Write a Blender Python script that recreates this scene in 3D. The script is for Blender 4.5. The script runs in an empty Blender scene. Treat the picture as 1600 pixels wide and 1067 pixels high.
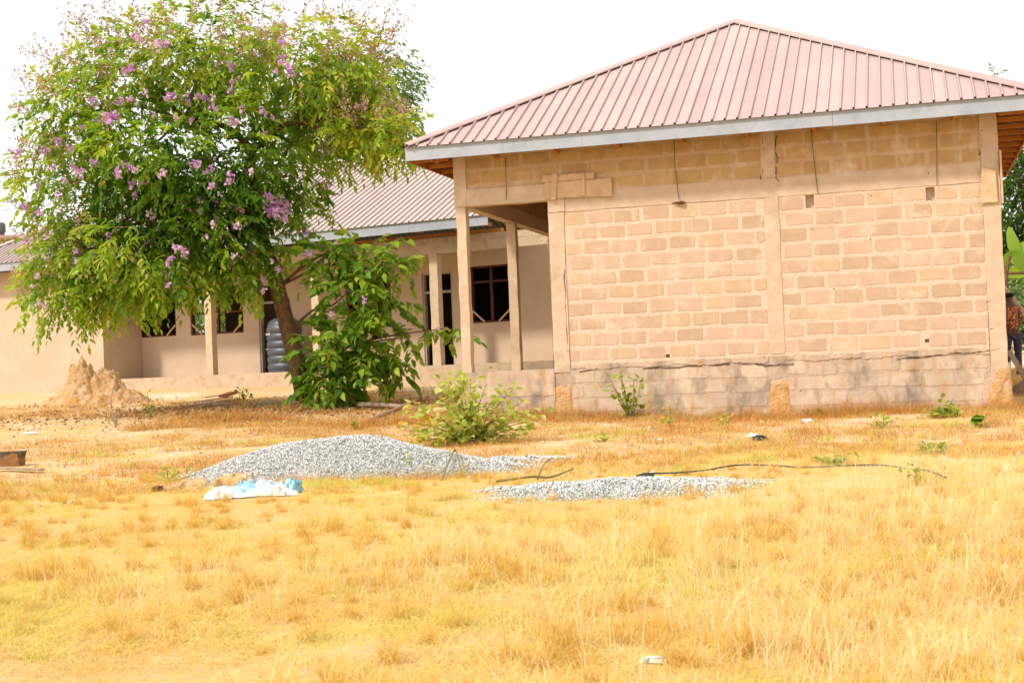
import bpy, math, random
import numpy as np
from mathutils import Vector, Matrix, noise as mnoise

random.seed(7)
RNG = np.random.default_rng(11)
SC = bpy.context.scene
COL = SC.collection

# ------------------------------------------------------------------ camera
CX, CY, CZ = 7.113, -22.286, 0.8755
YAW, PITCH, ROLL = 0.2726, 0.0196, 0.0406
FPX = 2222.2
fw = np.array([-math.sin(YAW) * math.cos(PITCH), math.cos(YAW) * math.cos(PITCH), math.sin(PITCH)])
rt0 = np.array([math.cos(YAW), math.sin(YAW), 0.0])
up0 = np.cross(rt0, fw)
rt = rt0 * math.cos(ROLL) - up0 * math.sin(ROLL)
up = up0 * math.cos(ROLL) + rt0 * math.sin(ROLL)
CAMP = np.array([CX, CY, CZ])
cd = bpy.data.cameras.new("camera")
cam = bpy.data.objects.new("camera", cd)
COL.objects.link(cam)
cd.lens = 50.0
cd.sensor_width = 36.0
cd.clip_start = 0.1
cd.clip_end = 6000
cd.dof.use_dof = True
cd.dof.focus_distance = 24.0
cd.dof.aperture_fstop = 6.3
mw = Matrix.Identity(4)
for i in range(3):
    mw[i][0], mw[i][1], mw[i][2], mw[i][3] = rt[i], up[i], -fw[i], CAMP[i]
cam.matrix_world = mw
SC.camera = cam

# ------------------------------------------------------------------ light
SUN_EL = math.radians(47)
SUN_AZ = math.radians(180 + 38)          # clockwise from +Y: front left of the house
sv = Vector((math.sin(SUN_AZ) * math.cos(SUN_EL), math.cos(SUN_AZ) * math.cos(SUN_EL), math.sin(SUN_EL)))
sd = bpy.data.lights.new("sun", "SUN")
sd.energy = 2.7
sd.angle = math.radians(5)
sd.color = (1.0, 0.95, 0.88)
sun = bpy.data.objects.new("sun", sd)
sun.rotation_euler = sv.to_track_quat("Z", "Y").to_euler()
COL.objects.link(sun)
W = bpy.data.worlds.new("World")
SC.world = W
W.use_nodes = True
wn, wl = W.node_tree.nodes, W.node_tree.links
wn.clear()
sky = wn.new("ShaderNodeTexSky")
sky.sky_type = "NISHITA"
sky.sun_disc = False
sky.sun_elevation = SUN_EL
sky.sun_rotation = SUN_AZ
sky.air_density = 1.0
sky.dust_density = 2.0
sky.ozone_density = 1.0
hs = wn.new("ShaderNodeHueSaturation")
hs.inputs["Saturation"].default_value = 0.12
bg = wn.new("ShaderNodeBackground")
bg.inputs["Strength"].default_value = 0.12
wo = wn.new("ShaderNodeOutputWorld")
wl.new(sky.outputs[0], hs.inputs["Color"])
hz = wn.new("ShaderNodeMix")            # even white harmattan haze over the whole sky
hz.data_type = "RGBA"
hz.inputs[0].default_value = 0.8
hz.inputs[7].default_value = (8.0, 8.05, 8.1, 1)
wl.new(hs.outputs[0], hz.inputs[6])
wl.new(hz.outputs[2], bg.inputs["Color"])
wl.new(bg.outputs[0], wo.inputs["Surface"])
SC.view_settings.view_transform = "Standard"
SC.view_settings.look = "None"
SC.view_settings.gamma = 1.0
SC.view_settings.exposure = 0.48
SC.view_settings.use_curve_mapping = False
SC.cycles.max_bounces = 8
SC.cycles.transparent_max_bounces = 8


# ------------------------------------------------------------------ helpers: picking positions
def ray(x, y):
    return fw + rt * ((x - 800) / FPX) - up * ((y - 533.5) / FPX)


def at(x, y, d):
    return CAMP + ray(x, y) * d


def plane(x, y, P, n):
    v = ray(x, y)
    P = np.array(P, float)
    n = np.array(n, float)
    return CAMP + v * (((P - CAMP) @ n) / (v @ n))


GD = np.array([-60, 0, 5, 7, 10, 13, 16, 19, 22, 25, 29, 33, 37, 45, 70, 200, 4000.])
GZ = np.array([-.9, -.75, -.66, -.6, -.47, -.34, -.22, -.10, .01, .15, .36, .55, .72, .85, 1.0, 1.0, 1.0])
hf = np.array([-math.sin(YAW), math.cos(YAW)])


def gh(x, y):
    """height of the ground"""
    d = (x - CX) * hf[0] + (y - CY) * hf[1]
    z = np.interp(d, GD, GZ)
    a = np.clip(1 - np.abs(d - 14) / 40, 0, 1)
    z = z + a * (.025 * np.sin(x * 1.1 + y * .7) + .02 * np.sin(x * .6 - y * 1.3 + 1) + .008 * np.sin(x * 3.1 + 2 * np.sin(y * 2.3)))
    return z


def G(x, y):
    """point where the pixel's ray meets the ground"""
    v = ray(x, y)
    lo, hi = 2.0, 200.0
    for _ in range(50):
        m = .5 * (lo + hi)
        p = CAMP + v * m
        if p[2] > gh(p[0], p[1]):
            lo = m
        else:
            hi = m
    p = CAMP + v * lo
    p[2] = gh(p[0], p[1])
    return p


# ------------------------------------------------------------------ helpers: materials
def new_mat(name):
    m = bpy.data.materials.new(name)
    m.use_nodes = True
    nt = m.node_tree
    b = nt.nodes["Principled BSDF"]
    return m, nt, b


def nnoise(nt, scale, detail=4, rough=.55, vec=None, dist=0):
    n = nt.nodes.new("ShaderNodeTexNoise")
    n.inputs["Scale"].default_value = scale
    n.inputs["Detail"].default_value = detail
    n.inputs["Roughness"].default_value = rough
    n.inputs["Distortion"].default_value = dist
    if vec is None:
        g = nt.nodes.new("ShaderNodeNewGeometry")
        vec = g.outputs["Position"]
    nt.links.new(vec, n.inputs["Vector"])
    return n.outputs["Fac"]


def nramp(nt, fac, lo, hi):
    r = nt.nodes.new("ShaderNodeMapRange")
    r.inputs["From Min"].default_value = lo
    r.inputs["From Max"].default_value = hi
    r.clamp = True
    nt.links.new(fac, r.inputs["Value"])
    return r.outputs["Result"]


def nmix(nt, fac, a, b, mode="MIX"):
    m = nt.nodes.new("ShaderNodeMix")
    m.data_type = "RGBA"
    m.blend_type = mode
    for s, v in ((m.inputs[0], fac), (m.inputs[6], a), (m.inputs[7], b)):
        if isinstance(v, (int, float)):
            s.default_value = v
        elif isinstance(v, tuple):
            s.default_value = (*v, 1)
        else:
            nt.links.new(v, s)
    return m.outputs[2]


def nmul(nt, a, k):
    m = nt.nodes.new("ShaderNodeMath")
    m.operation = "MULTIPLY"
    nt.links.new(a, m.inputs[0])
    if isinstance(k, (int, float)):
        m.inputs[1].default_value = k
    else:
        nt.links.new(k, m.inputs[1])
    return m.outputs[0]


def stretched(nt, sx, sy, sz):
    g = nt.nodes.new("ShaderNodeNewGeometry")
    mp = nt.nodes.new("ShaderNodeMapping")
    mp.inputs["Scale"].default_value = (sx, sy, sz)
    nt.links.new(g.outputs["Position"], mp.inputs["Vector"])
    return mp.outputs[0]


def orand(nt):
    return nt.nodes.new("ShaderNodeObjectInfo").outputs["Random"]


def nbump(nt, b, h, dist, strength=1.0):
    n = nt.nodes.new("ShaderNodeBump")
    n.inputs["Distance"].default_value = dist
    n.inputs["Strength"].default_value = strength
    nt.links.new(h, n.inputs["Height"])
    nt.links.new(n.outputs[0], b.inputs["Normal"])


def M(name, c1, c2, scale=4, lo=.35, hi=.65, c3=None, scale3=20, f3=.5, rough=.9, bump=.004, bscale=60, rnd=None, spec=.2, metal=0):
    """two-tone noise material with a finer third tone and relief"""
    m, nt, b = new_mat(name)
    col = nmix(nt, nramp(nt, nnoise(nt, scale, 5), lo, hi), c1, c2)
    if c3:
        col = nmix(nt, nmul(nt, nramp(nt, nnoise(nt, scale3, 4), .5, .68), f3), col, c3)
    if rnd:
        col = nmix(nt, nmul(nt, orand(nt), 1.0), col, nmix(nt, 1.0, col, rnd, "MULTIPLY"))
    nt.links.new(col, b.inputs["Base Color"])
    b.inputs["Roughness"].default_value = rough
    b.inputs["Specular IOR Level"].default_value = spec
    b.inputs["Metallic"].default_value = metal
    if bump:
        nbump(nt, b, nnoise(nt, bscale, 5), bump)
    return m


# mortar smears, drips and stains shared by the wall and its blocks
MORTAR = (.71, .55, .405)
MORTAR2 = (.64, .485, .35)


def wall_mat(name, base, base2, smear_lo=.52, smear_hi=.66, rnd=(.86, .84, .80), stain=.35, bump=.005, low=False):
    m, nt, b = new_mat(name)
    col = nmix(nt, nramp(nt, nnoise(nt, 5, 5), .35, .65), base, base2)
    col = nmix(nt, nmul(nt, nramp(nt, nnoise(nt, 22, 6, .7), .52, .68), .5), col, base2)
    if rnd:
        col = nmix(nt, orand(nt), col, nmix(nt, 1.0, col, rnd, "MULTIPLY"))
    sm = nramp(nt, nnoise(nt, 2.3, 6, .6), smear_lo, smear_hi)
    col = nmix(nt, nmul(nt, sm, .93), col, nmix(nt, nnoise(nt, 9, 4), MORTAR, MORTAR2))
    # pale vertical drips of cement water
    dr = nramp(nt, nnoise(nt, 1, 4, .6, stretched(nt, 14, 14, .45)), .60, .68)
    col = nmix(nt, nmul(nt, dr, .42), col, (.50, .42, .32))
    dr = nramp(nt, nnoise(nt, 1, 3, .6, stretched(nt, 7, 7, .8)), .60, .72)
    col = nmix(nt, nmul(nt, dr, .35), col, (.68, .54, .38))
    # grey-brown stains
    st = nramp(nt, nnoise(nt, 1.1, 7, .65), .55, .74)
    col = nmix(nt, nmul(nt, st, stain), col, (.36, .27, .17))
    # grit specks
    sp = nramp(nt, nnoise(nt, 75, 2, .5), .66, .73)
    col = nmix(nt, nmul(nt, sp, .5), col, (.30, .20, .12))
    if low:
        f_ = nmul(nt, nramp(nt, nnoise(nt, 1, 6, .65, stretched(nt, 2.6, 2.6, 1.5)), .48, .66), .85)
        col = nmix(nt, f_, col, (.24, .18, .13))
        f_ = nmul(nt, nramp(nt, nnoise(nt, 1, 4, .6, stretched(nt, 6, 6, 2.2)), .57, .69), .8)
        col = nmix(nt, f_, col, (.56, .30, .10))
    # nail holes and pits, thinly spread
    vt_ = nt.nodes.new("ShaderNodeTexVoronoi")
    vt_.inputs["Scale"].default_value = 3.6
    g3 = nt.nodes.new("ShaderNodeNewGeometry")
    nt.links.new(g3.outputs["Position"], vt_.inputs["Vector"])
    sx_ = nt.nodes.new("ShaderNodeSeparateColor")
    nt.links.new(vt_.outputs["Color"], sx_.inputs[0])
    hole = nmul(nt, nramp(nt, vt_.outputs["Distance"], .060, .035), nramp(nt, sx_.outputs[0], .55, .60))
    col = nmix(nt, nmul(nt, hole, .8), col, (.16, .07, .03))
    nt.links.new(col, b.inputs["Base Color"])
    b.inputs["Roughness"].default_value = .95
    b.inputs["Specular IOR Level"].default_value = .1
    nbump(nt, b, nnoise(nt, 38, 6, .65), bump, 1.0)
    return m


m_mortar = wall_mat("mortar_smeared", MORTAR, MORTAR2, rnd=None, stain=.22, bump=.02)
m_block = wall_mat("block_tan", (.61, .42, .30), (.55, .37, .26), .55, .69, rnd=(.84, .85, .78), stain=.22)
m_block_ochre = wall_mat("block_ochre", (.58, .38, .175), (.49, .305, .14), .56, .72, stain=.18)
m_block_low = wall_mat("block_grey_tan", (.62, .48, .37), (.55, .41, .30), .50, .66, stain=.5, low=True)
m_mortar_up = wall_mat("mortar_upper", (.60, .40, .24), (.54, .36, .21), rnd=None, stain=.15, bump=.012)
m_low = wall_mat("plinth_render", (.56, .41, .305), (.49, .35, .25), rnd=None, stain=.6, bump=.012, low=True)
m_conc = wall_mat("concrete_cast", (.61, .46, .32), (.54, .39, .265), .54, .70, rnd=None, stain=.6, bump=.008)
m_foot = M("mud_splashed_footing", (.58, .29, .085), (.58, .38, .19), 5, .42, .66, (.38, .20, .08), 14, .6, bump=.03, bscale=22)
nt = m_foot.node_tree            # mud splashes thin out upwards over the bare render
b = nt.nodes["Principled BSDF"]
sp_ = nt.nodes.new("ShaderNodeSeparateXYZ")
g3 = nt.nodes.new("ShaderNodeNewGeometry")
nt.links.new(g3.outputs["Position"], sp_.inputs[0])
ad = nt.nodes.new("ShaderNodeMath")
ad.operation = "MULTIPLY_ADD"
ad.inputs[1].default_value = .9
nt.links.new(nnoise(nt, 6, 5, .65), ad.inputs[0])
nt.links.new(sp_.outputs[2], ad.inputs[2])
nt.links.new(nmix(nt, nramp(nt, ad.outputs[0], .88, 1.12), b.inputs["Base Color"].links[0].from_socket, (.555, .395, .265)), b.inputs["Base Color"])
m_plaster = M("plaster_tan", (.60, .445, .33), (.54, .395, .275), 1.6, .35, .65, (.50, .385, .25), 2.6, .5, bump=.004, bscale=30)
m_plinth2 = M("plinth_plaster", (.60, .44, .31), (.51, .375, .25), 3, .35, .65, (.42, .30, .17), 6, .6, bump=.012, bscale=22)
m_post2 = M("post_cement", (.62, .47, .31), (.55, .41, .27), 4, .35, .65, (.42, .32, .2), 12, .4, bump=.006, bscale=34)
m_dark = M("inner_plaster_shaded", (.16, .12, .09), (.12, .09, .07), 2)  # gloom of the rooms put into the plaster colour
m_roof = M("roof_sheet_rose", (.49, .37, .325), (.48, .33, .30), .7, .4, .6, (.40, .27, .25), 5, .35, rough=.5, bump=0, rnd=(.88, .85, .85), spec=.5)
m_roof2 = M("roof_sheet_beige", (.49, .41, .36), (.45, .375, .325), .5, .4, .6, (.39, .315, .28), 5, .35, rough=.5, bump=0, rnd=(.95, .94, .93), spec=.5)
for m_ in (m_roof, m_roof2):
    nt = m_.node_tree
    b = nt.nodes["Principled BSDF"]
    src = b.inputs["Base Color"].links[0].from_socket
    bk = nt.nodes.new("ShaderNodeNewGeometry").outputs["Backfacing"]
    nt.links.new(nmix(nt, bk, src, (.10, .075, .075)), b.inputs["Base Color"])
m_rib_shade = M("roof_rib_shade", (.40, .27, .27), (.37, .25, .25), 1, rough=.45, bump=0, spec=.5)  # darker rib flanks: shade of sides facing away, put into the colour
m_fascia = M("fascia_grey_paint", (.335, .36, .405), (.39, .41, .445), 2.2, .35, .65, (.27, .275, .29), 9, .4, rough=.6, bump=.002, bscale=14)
m_wood = M("rafter_wood", (.50, .20, .045), (.40, .15, .035), 5, .35, .65, rough=.8, bump=.003)
m_wood_pale = M("plank_pale", (.66, .44, .26), (.58, .38, .22), 5, .35, .65, (.42, .27, .15), 9, .5, rough=.85, bump=.003)
m_wood_grey = M("weathered_wood", (.40, .30, .20), (.28, .20, .13), 6, .35, .65, rough=.9, bump=.004)
m_frame = M("frame_red_brown", (.11, .03, .025), (.08, .022, .02), 6, rough=.6, bump=0)
m_frame_grey = M("frame_grey", (.42, .36, .31), (.34, .29, .25), 6, rough=.6, bump=0)
m_wire = M("wire_dark", (.10, .055, .03), (.07, .04, .025), 6, bump=0)
m_stain = M("nest_mud", (.20, .085, .03), (.13, .06, .025), 20, bump=.006)


def leaf_mat(name, cols, attr=None, trans=.45, rough=.45):
    """leaf: reflects and lets light through; colour from a per-leaf attribute or per object"""
    m = bpy.data.materials.new(name)
    m.use_nodes = True
    nt = m.node_tree
    nt.nodes.remove(nt.nodes["Principled BSDF"])
    out = nt.nodes["Material Output"]
    if attr:
        a = nt.nodes.new("ShaderNodeAttribute")
        a.attribute_name = attr
        fac = a.outputs["Fac"]
    else:
        fac = orand(nt)
    cr = nt.nodes.new("ShaderNodeValToRGB")
    el = cr.color_ramp.elements
    while len(el) < len(cols):
        el.new(.5)
    for i, (p, c) in enumerate(cols):
        el[i].position = p
        el[i].color = (*c, 1)
    nt.links.new(fac, cr.inputs[0])
    pb = nt.nodes.new("ShaderNodeBsdfPrincipled")
    pb.inputs["Roughness"].default_value = rough
    pb.inputs["Specular IOR Level"].default_value = .3
    nt.links.new(cr.outputs[0], pb.inputs["Base Color"])
    tr = nt.nodes.new("ShaderNodeBsdfTranslucent")
    nt.links.new(nmix(nt, 1.0, cr.outputs[0], (1.0, 1.0, .75), "MULTIPLY"), tr.inputs["Color"])
    mx = nt.nodes.new("ShaderNodeMixShader")
    mx.inputs[0].default_value = trans
    nt.links.new(pb.outputs[0], mx.inputs[1])
    nt.links.new(tr.outputs[0], mx.inputs[2])
    nt.links.new(mx.outputs[0], out.inputs["Surface"])
    return m


m_leaf = leaf_mat("leaf_green", trans=.52, attr="tone", cols=[(0, (.045, .12, .012)), (.28, (.12, .26, .018)), (.52, (.29, .43, .03)), (.78, (.50, .58, .05)), (.93, (.58, .50, .06)), (1, (.60, .28, .08))])
m_leaf_obj = leaf_mat("leaf_large", [(0, (.055, .15, .013)), (.5, (.14, .30, .022)), (1, (.30, .44, .035))])
m_leaf_pale = leaf_mat("leaf_pale_far", [(0, (.11, .20, .06)), (.6, (.20, .30, .08)), (1, (.34, .38, .10))], "tone")
m_leaf_bush = leaf_mat("leaf_yellow_green", [(0, (.36, .46, .07)), (.5, (.56, .62, .14)), (.82, (.70, .70, .26)), (.92, (.74, .54, .05)), (1, (.66, .38, .03))], None, .52)
m_leaf_bush_s = leaf_mat("leaf_bush_small", [(0, (.34, .44, .06)), (.5, (.54, .60, .12)), (.9, (.68, .66, .22)), (1, (.66, .45, .04))], "tone", .52)
m_leaf_dark = leaf_mat("leaf_dark_far", [(0, (.03, .075, .012)), (.6, (.08, .15, .02)), (1, (.20, .27, .03))], "tone")
m_banana = leaf_mat("banana_leaf", [(0, (.17, .29, .02)), (1, (.26, .39, .04))], None)
m_petal = leaf_mat("petal_mauve", [(0, (.56, .26, .62)), (.5, (.70, .40, .72)), (1, (.82, .60, .80))], None, .35, .7)
m_pod = leaf_mat("seed_panicle", [(0, (.36, .17, .10)), (.55, (.58, .34, .24)), (1, (.70, .50, .52))], "tone", .2, .8)
m_bark = M("bark_brown", (.13, .065, .03), (.20, .115, .06), 9, .35, .65, (.07, .035, .018), 22, .6, bump=.015, bscale=30)
m_twig = M("twig_grey", (.32, .23, .16), (.24, .17, .12), 9, bump=0)
m_stem = M("green_stem", (.26, .22, .07), (.20, .17, .06), 9, bump=0)


# ------------------------------------------------------------------ helpers: meshes and objects
class MB:
    def __init__(s):
        s.v, s.f = [], []

    def add(s, vs, fs):
        o = len(s.v)
        s.v += [tuple(v) for v in vs]
        s.f += [tuple(o + i for i in f) for f in fs]

    def box(s, x0, x1, y0, y1, z0, z1, jit=0):
        vs = [(x, y, z) for z in (z0, z1) for y in (y0, y1) for x in (x0, x1)]
        if jit:
            vs = [tuple(c + random.uniform(-jit, jit) for c in v) for v in vs]
        s.add(vs, [(0, 2, 3, 1), (4, 5, 7, 6), (0, 1, 5, 4), (2, 6, 7, 3), (0, 4, 6, 2), (1, 3, 7, 5)])

    def bar(s, a, b, w, h, upv=(0, 0, 1)):
        a, b = np.array(a, float), np.array(b, float)
        t = (b - a) / np.linalg.norm(b - a)
        sd_ = np.cross(t, upv)
        if np.linalg.norm(sd_) < 1e-4:
            sd_ = np.cross(t, (1, 0, 0))
        sd_ = sd_ / np.linalg.norm(sd_)
        u_ = np.cross(sd_, t)
        vs = []
        for p in (a, b):
            for i, j in ((-1, -1), (1, -1), (1, 1), (-1, 1)):
                vs.append(p + sd_ * i * w / 2 + u_ * j * h / 2)
        s.add(vs, [(0, 1, 2, 3), (4, 7, 6, 5), (0, 4, 5, 1), (1, 5, 6, 2), (2, 6, 7, 3), (3, 7, 4, 0)])

    def tube(s, pts, rad, n=7, jit=0):
        pts = [np.array(p, float) for p in pts]
        if isinstance(rad, (int, float)):
            rad = [rad] * len(pts)
        vs, fs = [], []
        ref = np.array([.31, .77, .2])
        for i, p in enumerate(pts):
            t = pts[min(i + 1, len(pts) - 1)] - pts[max(i - 1, 0)]
            t = t / (np.linalg.norm(t) + 1e-9)
            a = np.cross(t, ref)
            if np.linalg.norm(a) < .15:
                a = np.cross(t, (1, 0, 0))
            a /= np.linalg.norm(a)
            b = np.cross(t, a)
            for k in range(n):
                an = 2 * math.pi * k / n
                r = rad[i] * (1 + random.uniform(-jit, jit))
                vs.append(p + a * math.cos(an) * r + b * math.sin(an) * r)
        for i in range(len(pts) - 1):
            for k in range(n):
                k2 = (k + 1) % n
                fs.append((i * n + k, i * n + k2, (i + 1) * n + k2, (i + 1) * n + k))
        fs.append(tuple(range(n - 1, -1, -1)))
        fs.append(tuple((len(pts) - 1) * n + k for k in range(n)))
        s.add(vs, fs)

    def lathe(s, c, prof, n=24, sq=0):
        """prof: list of (r, z); sq squares the outline a little"""
        vs, fs = [], []
        for r, z in prof:
            for k in range(n):
                a = 2 * math.pi * k / n
                q = 1 + sq * (1 / max(abs(math.cos(a)), abs(math.sin(a))) - 1)
                vs.append((c[0] + r * q * math.cos(a), c[1] + r * q * math.sin(a), c[2] + z))
        for i in range(len(prof) - 1):
            for k in range(n):
                k2 = (k + 1) % n
                fs.append((i * n + k, i * n + k2, (i + 1) * n + k2, (i + 1) * n + k))
        fs.append(tuple(range(n - 1, -1, -1)))
        fs.append(tuple((len(prof) - 1) * n + k for k in range(n)))
        s.add(vs, fs)

    def mesh(s, name, mat=None, smooth=False):
        me = bpy.data.meshes.new(name)
        me.from_pydata(s.v, [], s.f)
        if mat:
            me.materials.append(mat)
        if smooth:
            me.polygons.foreach_set("use_smooth", [True] * len(me.polygons))
        me.update()
        return me

    def build(s, name, mat, parent=None, smooth=False, loc=None):
        return link(name, s.mesh(name, mat, smooth), parent, loc)


def link(name, me, parent=None, loc=None, rot=None, scale=None):
    o = bpy.data.objects.new(name, me)
    COL.objects.link(o)
    if parent:
        o.parent = parent
    if loc is not None:
        o.location = loc
    if rot is not None:
        o.rotation_euler = rot
    if scale is not None:
        o.scale = scale
    return o


def thing(name, label, cat, loc=(0, 0, 0), rz=0, group=None):
    o = link(name, None, None, loc, (0, 0, rz))
    return tag(o, label, cat, group)


def tag(o, label=None, cat=None, group=None, kind=None):
    if label:
        o["label"] = label
    if cat:
        o["category"] = cat
    if group:
        o["group"] = group
    if kind:
        o["kind"] = kind
    return o


def wall_mesh(L0, L1, z0, z1, t, holes):
    """wall along local x with its front at y=0, thickness t; holes: (x0,x1,z0,z1,depth or None for right through)"""
    xs = sorted(set([L0, L1] + [h[0] for h in holes] + [h[1] for h in holes]))
    zs = sorted(set([z0, z1] + [h[2] for h in holes] + [h[3] for h in holes]))
    xs = [x for x in xs if L0 <= x <= L1]
    zs = [z for z in zs if z0 <= z <= z1]

    def dep(i, k):
        if i < 0 or k < 0 or i >= len(xs) - 1 or k >= len(zs) - 1:
            return t
        x, z = .5 * (xs[i] + xs[i + 1]), .5 * (zs[k] + zs[k + 1])
        for h in holes:
            if h[0] < x < h[1] and h[2] < z < h[3]:
                return t if h[4] is None else h[4]
        return 0
    b = MB()
    for i in range(len(xs) - 1):
        for k in range(len(zs) - 1):
            a, c, e, g = xs[i], xs[i + 1], zs[k], zs[k + 1]
            d = dep(i, k)
            if d >= t:
                continue
            b.add([(a, d, e), (c, d, e), (c, d, g), (a, d, g)], [(0, 1, 2, 3)])
            b.add([(a, t, e), (c, t, e), (c, t, g), (a, t, g)], [(3, 2, 1, 0)])
            for (di, dk, q) in ((-1, 0, [(a, e), (a, g)]), (1, 0, [(c, g), (c, e)]), (0, -1, [(c, e), (a, e)]), (0, 1, [(a, g), (c, g)])):
                d2 = dep(i + di, k + dk)
                if d2 > d:
                    (x1, w1), (x2, w2) = q
                    b.add([(x1, d, w1), (x2, d, w2), (x2, d2, w2), (x1, d2, w1)], [(3, 2, 1, 0)])
    return b


def leaf_cloud(name, pos, dirs, nrm, size, tone, mat, parent=None, width=.42, bend=.25):
    """many leaves as one mesh: pos is where the stalk joins, dirs where the tip points"""
    n = len(pos)
    d = dirs / (np.linalg.norm(dirs, axis=1, keepdims=True) + 1e-9)
    s = np.cross(d, nrm)
    s /= (np.linalg.norm(s, axis=1, keepdims=True) + 1e-9)
    u = np.cross(s, d)
    T = np.array([(0, 0, 0), (.30, -.5, .06), (.33, 0, -.02), (.30, .5, .06), (.72, -.36, -.05), (.72, 0, -.10), (.72, .36, -.05), (1, 0, -.25)])
    T = T.copy()
    T[:, 1] *= width
    T[:, 2] *= bend / .25
    V = pos[:, None, :] + size[:, None, None] * (T[None, :, 0, None] * d[:, None, :] + T[None, :, 1, None] * s[:, None, :] + T[None, :, 2, None] * u[:, None, :])
    F = np.array([(0, 1, 2), (0, 2, 3), (1, 4, 2), (2, 4, 5), (2, 5, 3), (3, 5, 6), (4, 7, 5), (5, 7, 6)])
    FF = (F[None] + (np.arange(n) * 8)[:, None, None]).reshape(-1, 3)
    return tri_mesh(name, V.reshape(-1, 3), FF, mat, parent, np.repeat(tone, 8))


def tri_mesh(name, V, FF, mat, parent=None, tone=None, smooth=True):
    me = bpy.data.meshes.new(name)
    me.vertices.add(len(V))
    me.vertices.foreach_set("co", np.ascontiguousarray(V, np.float32).ravel())
    k = FF.shape[1]
    me.loops.add(FF.size)
    me.loops.foreach_set("vertex_index", np.ascontiguousarray(FF, np.int32).ravel())
    me.polygons.add(len(FF))
    me.polygons.foreach_set("loop_start", np.arange(len(FF), dtype=np.int32) * k)
    me.polygons.foreach_set("loop_total", np.full(len(FF), k, np.int32))
    if smooth:
        me.polygons.foreach_set("use_smooth", np.ones(len(FF), bool))
    me.update(calc_edges=True)
    if tone is not None:
        a = me.attributes.new("tone", "FLOAT", "POINT")
        a.data.foreach_set("value", np.ascontiguousarray(tone, np.float32))
    me.materials.append(mat)
    return link(name, me, parent)


def vn(p, s=1.0, o=0.0):
    """cheap smooth pseudo noise of points, about -1..1"""
    x, y, z = p[:, 0] * s + o, p[:, 1] * s - o, p[:, 2] * s + .5 * o
    return (np.sin(x + 1.7 * np.sin(y * 1.3 + z)) + np.sin(1.9 * y + 1.3 * np.sin(z * 1.7 + x)) + np.sin(1.6 * z + 1.5 * np.sin(x * 1.1 - y))) / 3


# ================================================================== THE SETTING
# ground: one sheet, fine where the camera looks, reaching the horizon
def graded(lo, hi, step, far):
    a = list(np.arange(lo, hi + 1e-6, step))
    s, p = step, hi
    while p < far:
        s *= 1.35
        p += s
        a.append(p)
    s, p = step, lo
    while p > -far:
        s *= 1.35
        p -= s
        a.insert(0, p)
    return np.array(a)


gx, gy = graded(-16, 16, .28, 2500), graded(-20, 18, .28, 2500)
GXX, GYY = np.meshgrid(gx, gy)
GZZ = gh(GXX, GYY)
nx, ny = len(gx), len(gy)
V = np.stack([GXX.ravel(), GYY.ravel(), GZZ.ravel()], 1)
idx = np.arange(nx * ny).reshape(ny, nx)
FF = np.stack([idx[:-1, :-1].ravel(), idx[:-1, 1:].ravel(), idx[1:, 1:].ravel(), idx[1:, :-1].ravel()], 1)
mg, nt, b = new_mat("ground_dry")
c = nmix(nt, nramp(nt, nnoise(nt, 1.3, 6, .6), .40, .60), (.70, .50, .27), (.68, .44, .17))
c = nmix(nt, nramp(nt, nnoise(nt, .45, 5, .6), .54, .66), c, (.78, .60, .42))
c = nmix(nt, nmul(nt, nramp(nt, nnoise(nt, 26, 5, .7), .48, .66), .5), c, (.42, .25, .09))
c = nmix(nt, nmul(nt, nramp(nt, nnoise(nt, 60, 3, .6), .56, .66), .6), c, (.80, .64, .42))
nt.links.new(c, b.inputs["Base Color"])
b.inputs["Roughness"].default_value = 1
b.inputs["Specular IOR Level"].default_value = .05
nbump(nt, b, nnoise(nt, 22, 7, .7), .03)
o = tri_mesh("ground", V, FF, mg)
tag(o, kind="structure")

# ================================================================== FRONT BUILDING (bare blockwork)
WD, DP = 8.5, 7.1          # width, depth
ZF, ZB, ZS = .855, 3.576, 4.335
ZFA, ZFT, OV = 4.303, 4.544, .612
PX0, PX1 = 1.575, 1.83     # pillar beside the opening
PM0, PM1 = 5.02, 5.25      # middle pilaster
PR0 = 8.25                 # right corner column
ZR0, ZR1 = 3.38, 3.68      # ring beam over the wall

fb = thing("block_building", "bare sandcrete block building with rose metal hip roof and open corner porch", "building")

# mortar wall behind the blocks
holes = [(X - .06, X + .07, Z - .20, Z, .11) for X, Z in ((5.72, 3.37), (7.50, 3.36))]
holes += [(X - .03, X + .035, Z - .025, Z + .03, .08) for X, Z in ((3.42, .985), (7.36, 1.05))]
wm = wall_mesh(PX1 + .002, PR0 - .002, ZF + .06, ZR0, .2, [h for h in holes])
wall = wm.build("front_wall", m_mortar, fb)
wall.location = (0, .02, 0)
uw = MB()
uw.box(.21, PR0 - .002, .02, .2, ZR1 - .001, ZS + .12)
upper = uw.build("upper_wall", m_mortar_up, fb)
lw = MB()
lw.box(PX0, PR0 - .002, .015, .25, -.5, ZF + .058)
lower = lw.build("foundation_wall", m_low, fb)


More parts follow.
